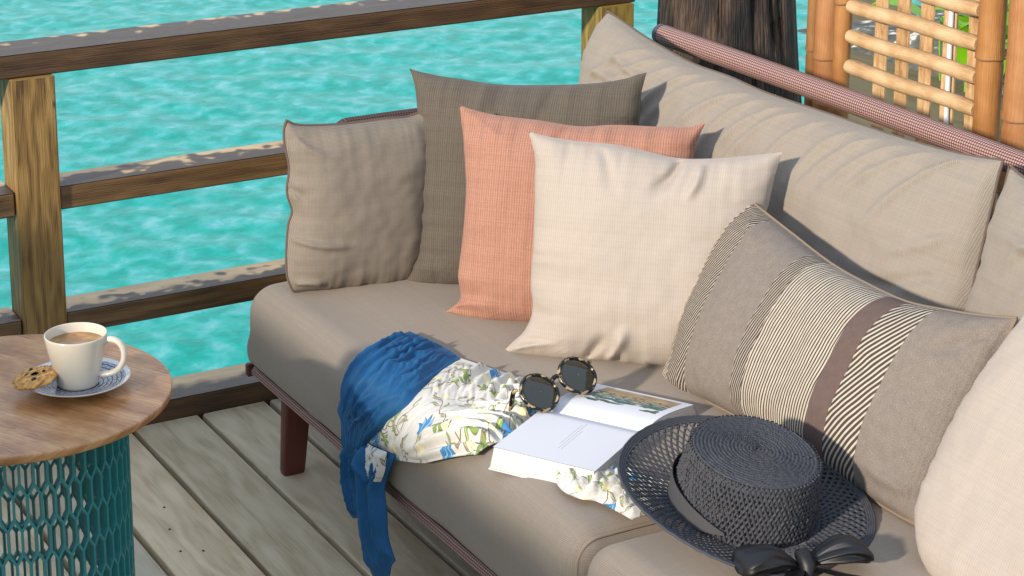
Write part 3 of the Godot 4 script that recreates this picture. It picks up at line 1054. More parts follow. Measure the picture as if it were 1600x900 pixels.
	tag(pillow("back_cushion", {"o": Vector3(0.4000, 0.4200, -0.6600), "ex": Vector3(1.0000, 0.0000, 0.0000), "ey": Vector3(0.0000, 0.9397, -0.3420),
		"bot": [Vector2(-0.125, 0.000), Vector2(0.200, 0.000), Vector2(0.600, 0.000), Vector2(1.000, 0.000), Vector2(1.240, 0.000)],
		"top": [Vector2(-0.118, 0.502), Vector2(-0.064, 0.495), Vector2(-0.014, 0.487), Vector2(0.071, 0.475), Vector2(0.242, 0.460), Vector2(0.383, 0.461), Vector2(0.520, 0.457), Vector2(0.727, 0.462), Vector2(0.917, 0.467), Vector2(1.057, 0.475), Vector2(1.138, 0.484), Vector2(1.196, 0.494)],
		"lef": [Vector2(-0.125, 0.000), Vector2(-0.150, 0.120), Vector2(-0.056, 0.180), Vector2(-0.106, 0.289), Vector2(-0.127, 0.360), Vector2(-0.135, 0.416), Vector2(-0.130, 0.466), Vector2(-0.118, 0.502)],
		"rig": [Vector2(1.240, 0.000), Vector2(1.235, 0.100), Vector2(1.230, 0.223), Vector2(1.220, 0.279), Vector2(1.212, 0.346), Vector2(1.202, 0.426), Vector2(1.197, 0.465), Vector2(1.196, 0.494)]}, 0.095, 0.06, back_m, fan, 0.006, 3, 150, 90, false, pip_m, 0.0025, Vector2(4.0, 0.5)), "wide creased beige back cushion directly behind the throw pillows", "cushion", "back cushions of the sofa")
	tag(pillow("back_cushion", {"o": Vector3(0.4000, 0.4200, -0.6600), "ex": Vector3(1.0000, 0.0000, 0.0000), "ey": Vector3(0.0000, 0.9397, -0.3420),
		"bot": [Vector2(1.245, 0.000), Vector2(1.600, 0.000), Vector2(2.200, 0.000), Vector2(2.560, 0.000)],
		"top": [Vector2(1.215, 0.490), Vector2(1.280, 0.475), Vector2(1.500, 0.462), Vector2(1.900, 0.462), Vector2(2.300, 0.462), Vector2(2.500, 0.475), Vector2(2.570, 0.490)],
		"lef": [Vector2(1.245, 0.000), Vector2(1.240, 0.100), Vector2(1.235, 0.200), Vector2(1.230, 0.350), Vector2(1.220, 0.450), Vector2(1.215, 0.490)],
		"rig": [Vector2(2.560, 0.000), Vector2(2.580, 0.100), Vector2(2.580, 0.300), Vector2(2.570, 0.490)]}, 0.095, 0.06, back_m, fan, 0.006, 4, 100, 70, false, pip_m, 0.0025, Vector2(4.0, 0.5)), "beige back cushion cut off by the right edge of the picture", "cushion", "back cushions of the sofa")

	# ---------------------------------------------------------------- throw pillows
	tag(pillow("throw_pillow", {"o": Vector3(0.4300, 0.4200, 0.0300), "ex": Vector3(0.0995, 0.0000, -0.9950), "ey": Vector3(-0.0694, 0.9976, -0.0069),
		"bot": [Vector2(0.013, 0.002), Vector2(0.071, -0.005), Vector2(0.155, -0.010), Vector2(0.255, -0.013), Vector2(0.300, 0.010), Vector2(0.340, 0.000)],
		"top": [Vector2(0.016, 0.362), Vector2(0.035, 0.351), Vector2(0.073, 0.345), Vector2(0.142, 0.341), Vector2(0.226, 0.342), Vector2(0.290, 0.343), Vector2(0.340, 0.365)],
		"lef": [Vector2(0.013, 0.002), Vector2(0.002, 0.037), Vector2(0.003, 0.092), Vector2(0.010, 0.145), Vector2(0.019, 0.171), Vector2(0.010, 0.213), Vector2(0.017, 0.263), Vector2(0.010, 0.313), Vector2(0.010, 0.343), Vector2(0.016, 0.362)],
		"rig": [Vector2(0.340, 0.000), Vector2(0.333, 0.100), Vector2(0.333, 0.270), Vector2(0.340, 0.365)]}, 0.07, 0.05, texmat(canvas, sf, Color(0.62, 0.57, 0.51), 0.9, 0.6), [[Vector2(0.0, 0.33), Vector2(0.15, 0.31), Vector2(0.42, 0.30), 0.018, 0.013], [Vector2(0.0, 0.62), Vector2(0.06, 0.60), Vector2(0.12, 0.57), 0.03, -0.012], [Vector2(0.06, 0.94), Vector2(0.1, 0.87), Vector2(0.3, 0.82), 0.025, 0.008], [Vector2(0.02, 0.06), Vector2(0.14, 0.09), Vector2(0.22, 0.05), 0.02, 0.012]], 0.006, 8, 72, 72, false, pip_m), "grey beige pillow with dark piping leaning on the sofa's sea end arm", "pillow")
	tag(pillow("throw_pillow", {"o": Vector3(0.4900, 0.4200, -0.2200), "ex": Vector3(0.6712, 0.0000, -0.7413), "ey": Vector3(-0.1919, 0.9659, -0.1737),
		"bot": [Vector2(-0.009, -0.005), Vector2(0.030, -0.007), Vector2(0.105, -0.000), Vector2(0.200, 0.004), Vector2(0.330, 0.008), Vector2(0.470, -0.004)],
		"top": [Vector2(-0.026, 0.445), Vector2(-0.004, 0.440), Vector2(0.045, 0.433), Vector2(0.086, 0.430), Vector2(0.169, 0.423), Vector2(0.278, 0.428), Vector2(0.372, 0.437), Vector2(0.431, 0.449), Vector2(0.457, 0.459), Vector2(0.477, 0.465)],
		"lef": [Vector2(-0.009, -0.005), Vector2(0.004, 0.027), Vector2(0.018, 0.075), Vector2(0.015, 0.188), Vector2(0.001, 0.322), Vector2(-0.008, 0.388), Vector2(-0.016, 0.422), Vector2(-0.026, 0.445)],
		"rig": [Vector2(0.470, -0.004), Vector2(0.452, 0.070), Vector2(0.450, 0.230), Vector2(0.469, 0.377), Vector2(0.468, 0.416), Vector2(0.473, 0.445), Vector2(0.477, 0.465)]}, 0.08, 0.06, taupe_m, [[Vector2(0.35, 1.0), Vector2(0.33, 0.88), Vector2(0.24, 0.72), 0.03, 0.008], [Vector2(0.62, 0.98), Vector2(0.6, 0.85), Vector2(0.52, 0.74), 0.03, -0.008], [Vector2(0.0, 0.1), Vector2(0.1, 0.12), Vector2(0.2, 0.05), 0.03, 0.008]], 0.012, 18), "dark taupe ribbed pillow rearmost of the corner stack", "pillow")
	tag(pillow("throw_pillow", {"o": Vector3(0.7000, 0.4200, -0.2000), "ex": Vector3(0.6712, 0.0000, -0.7413), "ey": Vector3(-0.1919, 0.9659, -0.1737),
		"bot": [Vector2(-0.010, 0.001), Vector2(0.003, 0.003), Vector2(0.056, -0.007), Vector2(0.135, -0.007), Vector2(0.240, 0.000), Vector2(0.340, 0.006), Vector2(0.485, -0.004)],
		"top": [Vector2(0.001, 0.422), Vector2(0.024, 0.414), Vector2(0.078, 0.405), Vector2(0.163, 0.400), Vector2(0.248, 0.393), Vector2(0.319, 0.400), Vector2(0.408, 0.402), Vector2(0.465, 0.405), Vector2(0.484, 0.410), Vector2(0.500, 0.416)],
		"lef": [Vector2(-0.010, 0.001), Vector2(0.010, 0.015), Vector2(0.027, 0.037), Vector2(0.019, 0.080), Vector2(0.023, 0.144), Vector2(0.025, 0.247), Vector2(0.014, 0.349), Vector2(0.007, 0.388), Vector2(0.001, 0.422)],
		"rig": [Vector2(0.485, -0.004), Vector2(0.465, 0.080), Vector2(0.460, 0.220), Vector2(0.478, 0.328), Vector2(0.483, 0.372), Vector2(0.492, 0.398), Vector2(0.500, 0.416)]}, 0.08, 0.06, coral_m, [[Vector2(0.08, 0.97), Vector2(0.1, 0.93), Vector2(0.3, 0.88), 0.02, 0.007], [Vector2(0.0, 0.06), Vector2(0.12, 0.16), Vector2(0.22, 0.10), 0.025, 0.010], [Vector2(0.45, 0.99), Vector2(0.44, 0.92), Vector2(0.40, 0.84), 0.02, -0.008]], 0.012, 28), "coral pink ribbed pillow between the taupe and cream pillows", "pillow")
	tag(pillow("throw_pillow", {"o": Vector3(0.9320, 0.4200, -0.2000), "ex": Vector3(0.6712, 0.0000, -0.7413), "ey": Vector3(-0.1919, 0.9659, -0.1737),
		"bot": [Vector2(-0.000, -0.001), Vector2(0.019, -0.002), Vector2(0.082, -0.004), Vector2(0.144, -0.003), Vector2(0.218, -0.001), Vector2(0.267, -0.002), Vector2(0.316, -0.001), Vector2(0.420, 0.000), Vector2(0.500, -0.006)],
		"top": [Vector2(0.025, 0.425), Vector2(0.057, 0.418), Vector2(0.119, 0.412), Vector2(0.194, 0.410), Vector2(0.256, 0.401), Vector2(0.317, 0.392), Vector2(0.378, 0.395), Vector2(0.438, 0.403), Vector2(0.485, 0.411), Vector2(0.511, 0.415)],
		"lef": [Vector2(-0.000, -0.001), Vector2(0.018, 0.020), Vector2(0.039, 0.042), Vector2(0.052, 0.072), Vector2(0.053, 0.102), Vector2(0.047, 0.138), Vector2(0.048, 0.212), Vector2(0.045, 0.310), Vector2(0.042, 0.371), Vector2(0.034, 0.401), Vector2(0.025, 0.425)],
		"rig": [Vector2(0.500, -0.006), Vector2(0.475, 0.080), Vector2(0.470, 0.220), Vector2(0.489, 0.304), Vector2(0.498, 0.358), Vector2(0.505, 0.391), Vector2(0.511, 0.415)]}, 0.085, 0.06, cream_m, [[Vector2(0.62, 0.99), Vector2(0.60, 0.90), Vector2(0.50, 0.80), 0.024, -0.020], [Vector2(0.70, 0.97), Vector2(0.72, 0.90), Vector2(0.66, 0.78), 0.022, 0.018], [Vector2(0.30, 0.98), Vector2(0.34, 0.88), Vector2(0.37, 0.74), 0.03, -0.008], [Vector2(0.42, 0.02), Vector2(0.46, 0.10), Vector2(0.44, 0.22), 0.024, 0.020], [Vector2(0.33, 0.02), Vector2(0.35, 0.08), Vector2(0.36, 0.18), 0.024, -0.018], [Vector2(0.03, 0.03), Vector2(0.12, 0.12), Vector2(0.2, 0.08), 0.025, 0.010]], 0.014, 38, 80, 80), "large square cream pillow standing foremost of the corner stack", "pillow")
	var stripe_m := std(Color(1, 1, 1), 0.9)
	stripe_m.albedo_texture = stripes_tex()
	stripe_m.normal_enabled = true; stripe_m.normal_texture = fine[1]; stripe_m.normal_scale = 0.3
	tag(pillow("throw_pillow", {"o": Vector3(1.1900, 0.4200, -0.4000), "ex": Vector3(1.0000, 0.0000, 0.0000), "ey": Vector3(0.0000, 0.8660, -0.5000),
		"bot": [Vector2(-0.013, -0.004), Vector2(0.055, -0.008), Vector2(0.129, 0.004), Vector2(0.263, 0.011), Vector2(0.410, 0.015), Vector2(0.569, 0.010), Vector2(0.668, 0.009), Vector2(0.725, 0.012)],
		"top": [Vector2(-0.012, 0.371), Vector2(0.017, 0.364), Vector2(0.056, 0.357), Vector2(0.155, 0.342), Vector2(0.280, 0.324), Vector2(0.390, 0.319), Vector2(0.491, 0.321), Vector2(0.592, 0.339), Vector2(0.659, 0.354), Vector2(0.720, 0.372)],
		"lef": [Vector2(-0.013, -0.004), Vector2(-0.008, 0.037), Vector2(-0.014, 0.107), Vector2(-0.022, 0.186), Vector2(-0.024, 0.263), Vector2(-0.021, 0.323), Vector2(-0.017, 0.351), Vector2(-0.012, 0.371)],
		"rig": [Vector2(0.725, 0.012), Vector2(0.719, 0.045), Vector2(0.716, 0.083), Vector2(0.717, 0.155), Vector2(0.718, 0.239), Vector2(0.719, 0.312), Vector2(0.720, 0.344), Vector2(0.720, 0.372)]}, 0.085, 0.05, stripe_m, [[Vector2(0.12, 0.97), Vector2(0.14, 0.9), Vector2(0.24, 0.82), 0.025, 0.008], [Vector2(0.98, 0.12), Vector2(0.9, 0.1), Vector2(0.8, 0.16), 0.03, 0.010], [Vector2(0.97, 0.9), Vector2(0.92, 0.78), Vector2(0.86, 0.72), 0.03, -0.008]], 0.005, 48, 110, 70, true, std(Color(0.50, 0.43, 0.36), 0.9), 0.0015), "long grey pillow with cream and brown diagonal stripes beside the hat", "pillow")
	tag(pillow("throw_pillow", {"o": Vector3(1.9000, 0.4200, -0.3600), "ex": Vector3(1.0000, 0.0000, 0.0000), "ey": Vector3(0.0000, 0.8290, -0.5592),
		"bot": [Vector2(0.101, -0.003), Vector2(0.148, -0.030), Vector2(0.227, -0.030), Vector2(0.340, 0.000), Vector2(0.460, -0.010)],
		"top": [Vector2(0.033, 0.420), Vector2(0.093, 0.411), Vector2(0.200, 0.400), Vector2(0.330, 0.405), Vector2(0.460, 0.420)],
		"lef": [Vector2(0.101, -0.003), Vector2(0.068, 0.021), Vector2(0.040, 0.053), Vector2(0.026, 0.092), Vector2(0.012, 0.165), Vector2(0.015, 0.242), Vector2(0.025, 0.321), Vector2(0.030, 0.382), Vector2(0.033, 0.420)],
		"rig": [Vector2(0.460, -0.010), Vector2(0.440, 0.100), Vector2(0.440, 0.300), Vector2(0.460, 0.420)]}, 0.06, 0.06, texmat(fine, sf, Color(0.85, 0.79, 0.735), 0.9, 0.7), [], 0.005, 58, 72, 72, false, null, 0.002, Vector2(4.0, 0.5)), "plain pale beige pillow at the right edge of the picture", "pillow")

	# ---------------------------------------------------------------- garment over the seat edge
	var dress := thing("floral_garment", "blue and white floral garment draped over the seat edge beside the open book", "garment")
	var blue_m := texmat(canvas, Vector3(14, 14, 14), Color(0.015, 0.395, 0.62), 0.75, 0.3)
	blue_m.rim_enabled = true; blue_m.rim = 0.3; blue_m.rim_tint = 0.7
	var flo_m := std(Color(1, 1, 1), 0.8)
	flo_m.albedo_texture = floral_tex()
	var bf := []
	rng.seed = 5
	for k in 7:
		var u := 0.06 + 0.14 * k + rng.randf_range(-0.04, 0.04)
		bf.append([Vector2(u + 0.10, 0.98 - rng.randf() * 0.1), Vector2(u + 0.03 + rng.randf() * 0.1, 0.6), Vector2(u - 0.03, 0.05 + rng.randf() * 0.3), 0.020, rng.randf_range(0.006, 0.013)])
	for k in 5: bf.append([Vector2(0.98 - 0.1 * k, 0.55 + 0.1 * k), Vector2(0.7 - 0.1 * k, 0.45 + 0.07 * k), Vector2(0.25, 0.10 + 0.12 * k), 0.016, 0.007])
	obj("blue_cloth", drape([Vector2(0.873, 0.214), Vector2(0.895, 0.212), Vector2(0.945, 0.19)], [Vector2(0.781, -0.107), Vector2(0.845, -0.121), Vector2(0.906, -0.128), Vector2(0.955, -0.127)], [Vector2(0.873, 0.214), Vector2(0.857, 0.181), Vector2(0.848, 0.133), Vector2(0.834, 0.114), Vector2(0.845, 0.094), Vector2(0.849, 0.054), Vector2(0.838, 0.016), Vector2(0.802, -0.041), Vector2(0.781, -0.107)], [Vector2(0.945, 0.19), Vector2(0.955, 0.166), Vector2(0.98, 0.129), Vector2(1.045, 0.078), Vector2(1.08, 0.037), Vector2(1.04, -0.013), Vector2(0.985, -0.079), Vector2(0.955, -0.127)], 100, 120, 0.012, bf, 0.0012, 3, 0.003, 1.0), blue_m, dress)
	var hf := [[Vector2(0.3, 1.0), Vector2(0.25, 0.5), Vector2(0.3, 0.0), 0.10, 0.014], [Vector2(0.72, 1.0), Vector2(0.8, 0.5), Vector2(0.7, 0.0), 0.09, 0.012], [Vector2(0.5, 0.95), Vector2(0.55, 0.6), Vector2(0.5, 0.1), 0.05, -0.010], [Vector2(0.15, 1.0), Vector2(0.18, 0.5), Vector2(0.14, 0.0), 0.04, 0.007], [Vector2(0.86, 0.95), Vector2(0.8, 0.6), Vector2(0.88, 0.1), 0.04, 0.008], [Vector2(0.6, 0.8), Vector2(0.66, 0.5), Vector2(0.62, 0.0), 0.03, 0.007], [Vector2(0.2, 0.9), Vector2(0.4, 0.7), Vector2(0.75, 0.62), 0.03, 0.007]]
	obj("blue_cloth", drape([Vector2(0.962, 0.385), Vector2(0.985, 0.40), Vector2(1.02, 0.392), Vector2(1.05, 0.372), Vector2(1.06, 0.345), Vector2(1.078, 0.325)], [Vector2(0.905, 0.15), Vector2(0.95, 0.14), Vector2(1.0, 0.13), Vector2(1.085, 0.115)], [Vector2(0.962, 0.385), Vector2(0.955, 0.33), Vector2(0.948, 0.27), Vector2(0.935, 0.21), Vector2(0.905, 0.15)], [Vector2(1.078, 0.325), Vector2(1.05, 0.29), Vector2(1.045, 0.24), Vector2(1.04, 0.19), Vector2(1.085, 0.115)], 50, 80, 0.012, hf, 0.001, 13, 0.003, 1.0, 0.006), blue_m, dress)
	obj("blue_cloth", drape([Vector2(0.868, 0.318), Vector2(0.89, 0.322), Vector2(0.925, 0.305), Vector2(0.95, 0.30)], [Vector2(0.852, 0.17), Vector2(0.87, 0.175), Vector2(0.90, 0.175), Vector2(0.935, 0.17)], [Vector2(0.868, 0.318), Vector2(0.872, 0.27), Vector2(0.862, 0.21), Vector2(0.852, 0.17)], [Vector2(0.95, 0.30), Vector2(0.905, 0.25), Vector2(0.90, 0.22), Vector2(0.935, 0.17)], 30, 50, 0.008, [[Vector2(0.3, 1.0), Vector2(0.3, 0.5), Vector2(0.35, 0.0), 0.12, 0.012]], 0.0015, 23, 0.004, 1.0, 0.001), blue_m, dress)
	var ff := []
	rng.seed = 9
	for k in 13:   # crumpled towards the book
		var v := 0.02 + 0.08 * k
		ff.append([Vector2(1.0, v + 0.04), Vector2(0.85 + rng.randf() * 0.1, v), Vector2(0.40 + rng.randf() * 0.25, v - 0.06 + rng.randf() * 0.1), 0.017, rng.randf_range(0.012, 0.026)])
	for k in 6:
		var u := 0.30 + 0.12 * k
		ff.append([Vector2(u, 1.0), Vector2(u + 0.02, 0.85), Vector2(u - 0.08 + rng.randf() * 0.1, 0.5), 0.022, rng.randf_range(0.008, 0.018)])
	obj("floral_cloth", drape([Vector2(0.926, 0.155), Vector2(0.97, 0.152), Vector2(1.051, 0.135), Vector2(1.155, 0.102), Vector2(1.246, 0.066), Vector2(1.325, 0.030)], [Vector2(0.943, -0.127), Vector2(1.011, -0.152), Vector2(1.069, -0.174), Vector2(1.118, -0.187), Vector2(1.19, -0.20)], [Vector2(0.926, 0.155), Vector2(0.957, 0.127), Vector2(1.025, 0.077), Vector2(1.064, 0.036), Vector2(1.021, -0.014), Vector2(0.97, -0.079), Vector2(0.943, -0.127)], [Vector2(1.325, 0.030), Vector2(1.31, -0.037), Vector2(1.27, -0.11), Vector2(1.19, -0.20)], 120, 110, 0.008, ff, 0.001, 33, 0.004, 3.1, 0.001), flo_m, dress)
	obj("floral_cloth", drape([Vector2(1.005, 0.185), Vector2(1.015, 0.197), Vector2(1.035, 0.185)], [Vector2(0.985, 0.13), Vector2(1.02, 0.125), Vector2(1.065, 0.115)], [Vector2(1.005, 0.185), Vector2(0.99, 0.165), Vector2(0.985, 0.13)], [Vector2(1.035, 0.185), Vector2(1.055, 0.155), Vector2(1.065, 0.115)], 30, 30, 0.010, [[Vector2(0.5, 1.0), Vector2(0.5, 0.5), Vector2(0.5, 0.0), 0.16, 0.005]], 0.001, 43, 0.003, 3.1, 0.014), flo_m, dress)
	var f3 := []
	for k in 7: f3.append([Vector2(0.05 + 0.15 * k, 0.0), Vector2(0.1 + 0.14 * k, 0.3), Vector2(0.05 + 0.15 * k, 0.9), 0.04, 0.012])
	obj("floral_cloth", drape([Vector2(1.475, -0.03), Vector2(1.53, -0.008), Vector2(1.575, -0.016), Vector2(1.60, -0.036), Vector2(1.68, -0.05)], [Vector2(1.45, -0.10), Vector2(1.55, -0.16), Vector2(1.65, -0.20)], [Vector2(1.475, -0.03), Vector2(1.46, -0.06), Vector2(1.45, -0.10)], [Vector2(1.68, -0.05), Vector2(1.67, -0.12), Vector2(1.65, -0.20)], 60, 40, 0.006, f3, 0.003, 53, 0.006, 3.1), flo_m, dress)

	# ---------------------------------------------------------------- open book
	var book := thing("open_book", "thick open white book lying between the garment and the hat", "book")
	var ga := Vector3(1.2676, 0, -0.1046); var gb := Vector3(1.433, 0, -0.204)     # the gutter
	var paper := std(Color(0.80, 0.785, 0.76), 0.8)
	var white := std(Color(0.84, 0.84, 0.84), 0.5)
	for side in 2:
		var wv := Vector3(0.1105, 0, 0.1692) if side == 0 else Vector3(-0.058, 0, -0.138)
		var prof := []
		for k in 25:
			var t := k / 24.0
			var y := 0.446 + 0.011 * smoothstep(0.0, 0.18, t) if side == 0 else 0.445 + 0.013 * sin(PI * pow(t, 0.6)) + 0.002 * t
			prof.append(Vector2(t, y))
		var P := PackedVector3Array(); var T := PackedVector2Array()
		for k in 25:
			for j in 9:
				var b = ga.lerp(gb, j / 8.0) + wv * prof[k].x
				P.append(Vector3(b.x, prof[k].y, b.z)); T.append(Vector2(j / 8.0, 1.0 - prof[k].x))
		var g := Geo.new()
		g.grid(P, 9, 25, T, side == 0)
		var pm := std(Color(1, 1, 1), 0.7)
		pm.albedo_texture = page_tex(side)
		obj("page", g, pm, book)
		# block of leaves below: fore-edge and both ends, slightly stepped
		var gblk := Geo.new()
		for l in 9:
			var y0 := 0.0; var y1 := 1.0
			var f0 := l / 9.0; var f1 := (l + 0.97) / 9.0
			var ins := 0.0004 * (l % 2) + (0.004 * f0 if side == 0 else 0.0)
			var outl := []
			var Pq := PackedVector3Array(); var Tq := PackedVector2Array()
			var rim := []
			for k in 25: rim.append([prof[k].x, 0])
			for k in range(24, -1, -1): rim.append([prof[k].x, 1])
			rim.append(rim[0])
			for lev in 2:
				for r in rim:
					var top: float = prof[int(round(r[0] * 24))].y - 0.0008
					var low := 0.4235
					var yy := lerpf(low, top, f0 if lev == 0 else f1)
					var outw: float = r[0] * (1.0 + (0.055 if side == 0 else 0.10) * (1.0 - (f0 if lev == 0 else f1)))
					var b := (ga.lerp(gb, 0.002 + ins * 2.0) if r[1] == 0 else gb.lerp(ga, 0.002 + ins * 2.0)) + wv * (outw - ins)
					Pq.append(Vector3(b.x, yy, b.z)); Tq.append(Vector2(r[0], yy))
			gblk.grid(Pq, rim.size(), 2, Tq, side == 1)
		obj("page_block", gblk, paper, book)
		var cv := Geo.new()
		var c0 := ga - (gb - ga) * 0.015; var c1 := gb + (gb - ga) * 0.015
		var w2 := wv * (1.06 if side == 0 else 1.12)
		var ba := Basis((c1 - c0).normalized(), Vector3.UP, (c1 - c0).normalized().cross(Vector3.UP))
		cv.box(Vector3((c1 - c0).length(), 0.003, w2.length()), Transform3D(Basis((c1 - c0).normalized(), Vector3.UP, w2.normalized()), Vector3((c0.x + c1.x) / 2, 0.4215, (c0.z + c1.z) / 2) + w2 * 0.5), 0.001)
		obj("cover", cv, white, book)

	# ---------------------------------------------------------------- sunglasses
	var sg := thing("sunglasses", "round tortoiseshell sunglasses with dark lenses resting on the book's corner", "sunglasses", Vector3(1.288, 0.459, -0.138))
	sg.scale = Vector3.ONE * 1.22
	var tort := std(Color(1, 1, 1), 0.18)
	tort.albedo_texture = ntex(15, 0.03, [[0.0, Color(0.03, 0.025, 0.02)], [0.54, Color(0.06, 0.05, 0.04)], [0.62, Color(0.55, 0.48, 0.36)], [1.0, Color(0.74, 0.68, 0.54)]], 256, 2)
	tort.uv1_scale = Vector3(9, 1, 1)
	var lens_m := std(Color(0.17, 0.175, 0.13), 0.05)
	lens_m.metallic_specular = 0.6
	var gx := Vector3(-0.02, 0.0, -0.1).normalized()
	var gnh := Vector3(-gx.z, 0, gx.x).normalized()
	if gnh.x < 0: gnh = -gnh
	var gup := (Vector3.UP * cos(0.82) - gnh * sin(0.82)).normalized()
	var gn := gx.cross(gup).normalized()
	if gn.dot(gnh) < 0: gn = -gn
	for s in [-1, 1]:
		var cen = gx * 0.0385 * s + gup * (0.033 + 0.003 * s)
		var ring := []
		for k in 41:
			var w := TAU * k / 40.0
			var rx := 0.0295 * (1.0 + 0.05 * cos(2 * w)); var ry := 0.0285
			if sin(w) > 0: ry += 0.0015 * pow(absf(cos(w)), 4)
			ring.append(cen + gx * cos(w) * rx + gup * sin(w) * ry)
		var g := Geo.new()
		g.tube(ring, 0.0034, 8, false, 0.8, gn, Vector2(1, 0.3))
		obj("rim", g, tort, sg)
		var gl := Geo.new()
		var P := PackedVector3Array(); var T := PackedVector2Array()
		for r in 6:
			for k in 41:
				var q: Vector3 = ring[k] - cen
				var rf: float = maxf(r / 5.0, 0.02)
				P.append(cen + q * rf + gn * 0.0035 * (1.0 - pow(r / 5.0, 2))); T.append(Vector2(k / 40.0, r / 5.0))
		gl.grid(P, 41, 6, T, true)
		if gl.n[60].dot(gn) < 0:
			for k in gl.n.size(): gl.n[k] = -gl.n[k]
		obj("lens", gl, lens_m, sg)
		# temple folded back
		var ht := Geo.new()
		var h0: Vector3 = cen + gx * 0.032 * s + gup * 0.014
		var back := -gn * 0.9 - gup * 0.28
		ht.tube(lerp_path([h0, h0 + gx * 0.004 * s - gn * 0.008, h0 + back * 0.05 - gx * 0.004 * s, h0 + back * 0.10 - gx * 0.010 * s - gup * 0.012], 14), 0.0028, 8, true, 1.5, gup, Vector2(1, 0.3))
		obj("temple", ht, tort, sg)
	var br := Geo.new()
	br.tube(lerp_path([-gx * 0.0105 + gup * 0.040, gup * 0.0445 + gn * 0.002, gx * 0.0105 + gup * 0.043], 10), 0.003, 8, true, 1.2, gn, Vector2(1, 0.3))
	obj("bridge", br, tort, sg)

	# ---------------------------------------------------------------- straw hat
	var hat := thing("straw_hat", "black open weave straw sun hat lying on the seat with a ribbon bow", "hat")
	var straw := std(Color(0.29, 0.295, 0.32), 0.8)
	straw.albedo_texture = ntex(71, 0.08, [[0.0, Color(0.7, 0.7, 0.7)], [1.0, Color(1, 1, 1)]], 256, 3)
	var hh := Vector3(0.873, 0, 0.487); var hr := Vector3(0.487, 0, -0.873)
	var hn := (Vector3.UP + hh * 0.15 + hr * 0.16).normalized()
	var hx := (hr - hn * hr.dot(hn)).normalized()
	var hz := hx.cross(hn).normalized()      # towards the camera
	var hc := Vector3(1.7440, 0.444, -0.1880)
	var hxf := Transform3D(Basis(hx, hn, hz), hc)
	var RB := 0.117; var RO := 0.207; var RT := 0.102; var HC := 0.102
	# brim surface: t 0 at the crown, 1 at the edge
	var brim := func(w: float, t: float) -> Vector3:
		var r: float = lerpf(RB, RO, t)
		var y: float = 0.026 * t + 0.012 * t * t * maxf(0.0, -cos(w)) + 0.004 * t * sin(3.0 * w + 0.6) - 0.010 * t * t * pow(maxf(0.0, cos(w - 0.3)), 2)
		return Vector3(cos(w) * r, y, sin(w) * r)
	var g1 := Geo.new()
	var NB := 80; var KB := 9
	for k in KB:
		for a in NB:
			for d in [-0.5, 0.5]:
				var off := 0.5 * (k % 2)
				var w0 := TAU * (a + off) / NB
				var w1 = TAU * (a + off + d) / NB
				var t0 := 0.88 * k / KB; var t1 := 0.88 * (k + 1) / KB
				var p0: Vector3 = brim.call(w0, t0); var p1: Vector3 = brim.call(w1, t1)
				var dir := (p1 - p0).normalized()
				var side: Vector3 = dir.cross(Vector3.UP).normalized()
				var jt := rng.randf_range(0.8, 1.25) * (1.15 + 0.75 * maxf(0.0, cos(w0 - 0.35)))
				g1.strand(p0 + Vector3.UP * 0.0008 * signf(d), p1 - Vector3.UP * 0.0008 * signf(d), side * 0.0019 * jt, Vector3.UP * 0.0014 * jt, Vector2(w0 * 3, t0))
	# solid braided edge
	for k in 4:
		var path := []
		for a in 121:
			path.append(brim.call(TAU * a / 120.0, 0.885 + 0.037 * k) + Vector3(0, 0.0006 * sin(a * 2.6 + k), 0))
		g1.tube(path, 0.0024, 6, false)
	g1.place(hxf)
	obj("brim", g1, straw, hat)
	var g2 := Geo.new()
	var NC := 86; var KC := 13
	for k in KC:
		for a in NC:
			for d in [-0.5, 0.5]:
				var off := 0.5 * (k % 2)
				var w0 = TAU * (a + off) / NC; var w1 = TAU * (a + off + d) / NC
				var t0 := float(k) / KC; var t1 := float(k + 1) / KC
				var r0 := lerpf(RB, RT, t0); var r1 := lerpf(RB, RT, t1)
				var p0 := Vector3(cos(w0) * r0, t0 * HC, sin(w0) * r0); var p1 := Vector3(cos(w1) * r1, t1 * HC, sin(w1) * r1)
				var out := Vector3(cos(w0), 0.1, sin(w0)).normalized()
				var side := (p1 - p0).normalized().cross(out).normalized()
				var jt := rng.randf_range(0.75, 1.3)
				var jo := out * rng.randf_range(-0.0009, 0.0012)
				g2.strand(p0 + out * 0.001 * signf(d) + jo, p1 - out * 0.001 * signf(d) + jo, side * 0.0026 * jt, out * 0.0024 * jt, Vector2(w0 * 3, t0))
	g2.place(hxf)
	obj("crown_side", g2, straw, hat)
	var g3 := Geo.new()
	var P3 := PackedVector3Array(); var T3 := PackedVector2Array()
	var NR := 120
	var cn0 := fnl(72, 1.0, 2)
	for b in NR:
		var t := float(b) / (NR - 1)
		for a in 181:
			var w := TAU * a / 180.0
			var r := 0.002 + (RT + 0.001) * t
			var coil := t * 17.0 + a / 180.0
			var y := HC + 0.004 * (1.0 - t * t) + 0.0016 * absf(sin(coil * PI)) + 0.0010 * sin(w * roundf(20.0 + 90.0 * t) + coil * 3.0) + cn0.get_noise_2d(cos(w) * r * 90.0, sin(w) * r * 90.0) * 0.0012
			if t > 0.93: y -= 0.012 * pow((t - 0.93) / 0.07, 2)
			P3.append(Vector3(cos(w) * r, y, sin(w) * r)); T3.append(Vector2(w * 4, t * 6))
	g3.grid(P3, 181, NR, T3, true, false)
	g3.place(hxf)
	obj("crown_top", g3, straw, hat)
	var satin := std(Color(0.05, 0.05, 0.056), 0.5)
	var sheer := std(Color(0.27, 0.27, 0.28), 0.6)
	var bp2 := []; var bw := []
